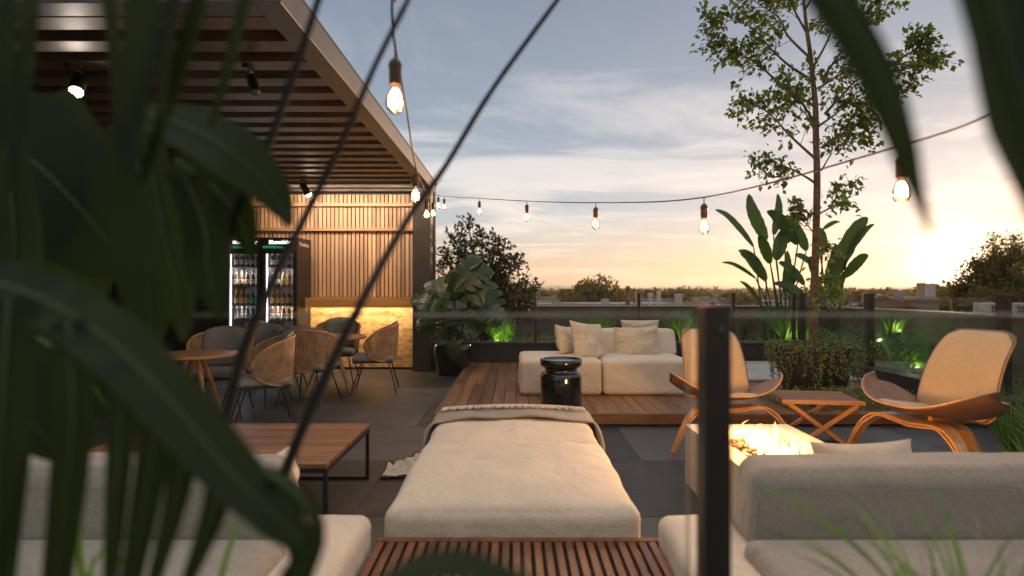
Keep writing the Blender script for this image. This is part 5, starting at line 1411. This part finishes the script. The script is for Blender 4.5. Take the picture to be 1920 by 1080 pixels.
big_tree(1775, 60, 540, 3.2, 114, 'low golden bush-like tree under the setting sun', 'glowtree', 8000)
big_tree(1860, 36, 540, 3.0, 115, 'low leafy tree below the tall backlit ones, near the roof units', 'glowtree', 10000)

# houses
r = random.Random(55)
wm = [simple('wall_'+k, c, .85, 0, .12, .5) for k, c in (('cream',(.52,.46,.38)),('white',(.52,.49,.45)),('ochre',(.40,.26,.14)),('grey',(.33,.31,.29)))]
rm = [simple('roof_'+k, c, .8, 0, .2, 1) for k, c in (('red',(.26,.11,.07)),('brown',(.18,.11,.08)),('pale',(.36,.34,.32)),('grey',(.28,.27,.26)))]
win_m = simple('window_dark', (.03,.035,.045), .15)
def house(px, d, top_py, w, dp, wi, ri, kind, rz, label):
    x = (px-CX)/F*d; top = H-(top_py-CY)/F*d; wall_top = top-(w*.22 if kind == 'gable' else .3)
    t = thing('house', (x,d,GZ), label, 'house', 'houses of the town beyond the parapet', rz); wh = wall_top-GZ
    mb = MB(); mb.box((-w/2,-dp/2,-1), (w/2,dp/2,wh)); 
    if kind == 'gable': mb.add([(-w/2,-dp/2,wh),(w/2,-dp/2,wh),(0,-dp/2,wh+w*.21),(-w/2,dp/2,wh),(w/2,dp/2,wh),(0,dp/2,wh+w*.21)], [(0,1,2),(4,3,5)])
    mb.build('wall', wm[wi], t, smooth=False)
    mb = MB()
    if kind == 'gable':
        e = .35; th = .15
        for sg in (-1,1):
            a = (sg*(w/2+e), wh-e*.42); b = (0, wh+w*.21+.03)
            mb.add([(a[0],-dp/2-e,a[1]),(a[0],dp/2+e,a[1]),(b[0],dp/2+e,b[1]),(b[0],-dp/2-e,b[1]),(a[0],-dp/2-e,a[1]+th),(a[0],dp/2+e,a[1]+th),(b[0],dp/2+e,b[1]+th),(b[0],-dp/2-e,b[1]+th)], [(0,3,2,1),(4,5,6,7),(0,1,5,4),(1,2,6,5),(2,3,7,6),(3,0,4,7)])
    else:
        mb.box((-w/2-.15,-dp/2-.15,wh+.003), (w/2+.15,dp/2+.15,wh+.25))
    rf = mb.build('roof', rm[ri], t, smooth=False)
    mb = MB(); cx = w*.22; mb.box((cx,-.4,wh+.26), (cx+.6,.2,wh+(w*.24 if kind == 'gable' else 1.1)+.4)); mb.build('chimney', wm[(wi+1)%4], rf, smooth=False)
    for k in range(max(1, int(w/3))):
        wx = -w/2+w*(k+.5)/max(1, int(w/3))
        for zz in (wh-2.1,):
            m = MB(); m.box((wx-.5,-dp/2-.03,zz), (wx+.5,-dp/2-.003,zz+1.2)); m.build('window', win_m, t, smooth=False)
HS = [(1010,85,568,9,8,1,2,'flat',.2),(1048,120,557,11,9,1,3,'flat',-.2),(1100,60,571,9,7,0,0,'gable',.5),(1148,70,567,12,8,1,2,'flat',.1),(1190,110,566,9,8,2,1,'gable',.3),(1236,60,573,8,6,0,0,'flat',.2),(1258,150,560,13,9,1,2,'flat',.1),(1292,95,566,8,7,3,0,'gable',.8),(1318,140,559,11,8,1,3,'flat',-.1),(1345,180,556,12,9,0,2,'flat',.2),(1372,100,565,9,8,1,1,'flat',.3),(1405,150,561,11,8,0,0,'gable',.6),(1432,120,563,9,8,1,2,'flat',-.2),(985,140,558,12,9,3,2,'flat',.1),
      (1600,62,570,6,6,1,3,'flat',.3),(1655,46,556,3.4,6,2,0,'gable',-.55),(1695,52,556,4.2,5,1,2,'flat',-.5),(1722,47,560,2.2,4,0,0,'flat',-.5),(1560,120,562,10,8,0,1,'gable',.2),(1625,110,562,9,8,3,0,'flat',.1),(1395,240,552,14,9,1,2,'flat',.1),(1280,260,551,14,9,1,2,'flat',-.1),(1065,230,552,14,9,0,2,'flat',.2),(1335,300,550,14,9,1,0,'flat',0)]
HS.sort()
cn = ['cream','white','ochre','grey']; rn = ['red','brown','pale','grey']
for i, h in enumerate(HS):
    house(*h[:8], h[8], f'{cn[h[5]]} {"gabled" if h[7]=="gable" else "flat-roofed"} house with {rn[h[6]]} roof, {ORD[i]} house from the left beyond the parapet')
# chimneys and columns on a nearer roof
def rooftop(name, px, d, top_py, bot_py, w, matk, label, cat, cap=None):
    x = (px-CX)/F*d; z1 = H-(top_py-CY)/F*d; r_ = w/2*d/F
    t = thing(name, (x,d,GZ), label, cat); zz = z1-GZ
    mb = MB(); mb.lathe([(0,0),(r_*1.05,0),(r_,zz-.2),(r_,zz-.05),(r_*.8,zz-.045),(0,zz-.2)], 20); mb.build('shaft', matk, t, angle=40)
    mb = MB(); k = zz-.3
    for q in (.12,.5,.8): mb = MB(); mb.lathe([(r_*1.02,zz-q*2-.06),(r_*1.12,zz-q*2-.05),(r_*1.12,zz-q*2+.05),(r_*1.02,zz-q*2+.06)], 20); mb.build('band', matk, t)
    if cap: mb = MB(); mb.lathe([(r_,zz-.5),(r_*2,zz-.25),(r_*2,zz-.05),(0,zz)], 20); mb.build('cap', matk, t)
rust = simple('rusty_stack', (.24,.12,.06), .8, 0, .4, 3); whi = simple('white_stack', (.62,.58,.5), .7, 0, .15, 2)
rooftop('chimney_stack', 1177, 40, 535, 575, 8, rust, 'rusty brown round chimney stack behind the deck sofa', 'chimney')
rooftop('flue_pole', 1189.5, 42, 537, 575, 2, M['black'], 'thin dark flue pole right beside the rusty chimney stack', 'pole')
rooftop('water_tower', 1219, 48, 549, 572, 5, whi, 'small white water tower with a wide cap', 'tower', True)
rooftop('white_stack', 1235, 46, 544, 572, 6.5, whi, 'white banded round stack right of the small water tower', 'chimney')
# air-conditioning units beyond the right parapet
for i, (px, lab) in enumerate(((1857,'white louvred air-conditioning unit left of the glass fence post'),(1905,'white louvred air-conditioning unit right of the glass fence post'))):
    d = 10.5; p = P(px, 568, d); t = thing('air_conditioner', (p.x, d, p.z-.6), lab, 'air conditioner', 'air-conditioning units behind the right parapet')
    mb = MB(); mb.box((-.16,-.2,0), (.18,.2,.6), bev=.01); mb.build('casing', M['white'], t, smooth=False)
    mb = MB()
    for k in range(8): mb.box((-.145,-.215,.05+k*.066), (.165,-.203,.075+k*.066))
    for k in range(5): mb.box((-.14+k*.073,-.222,.04), (-.132+k*.073,-.216,.57))
    mb.build('grille', M['post'], t, smooth=False)
    mb = MB(); mb.box((-.14,-.18,-.6), (.16,.18,-.003)); mb.build('stand', M['concrete'], t, smooth=False)
mb = MB(); mb.box((6.4,3,-9), (14,12.2,.15)); o = mb.build('neighbour_roof', M['concrete'], smooth=False); tag(o, 'flat grey neighbouring roof beyond the right parapet', 'roof')

# evening haze over the town
mb = MB(); mb.box((-9500,-900,GZ-3.5), (9500,10500,190)); hz = mb.build('haze', M['gravel'], smooth=False)
hm = bpy.data.materials.new('haze'); hm.use_nodes = True; hnt = hm.node_tree; hnt.nodes.clear()
ho = hnt.nodes.new('ShaderNodeOutputMaterial'); hv = hnt.nodes.new('ShaderNodeVolumePrincipled')
hv.inputs['Color'].default_value = (.95,.9,.85,1); hv.inputs['Density'].default_value = .00013; hv.inputs['Anisotropy'].default_value = .55
hnt.links.new(hv.outputs[0], ho.inputs['Volume']); hz.data.materials.clear(); hz.data.materials.append(hm); hz['kind'] = 'stuff'
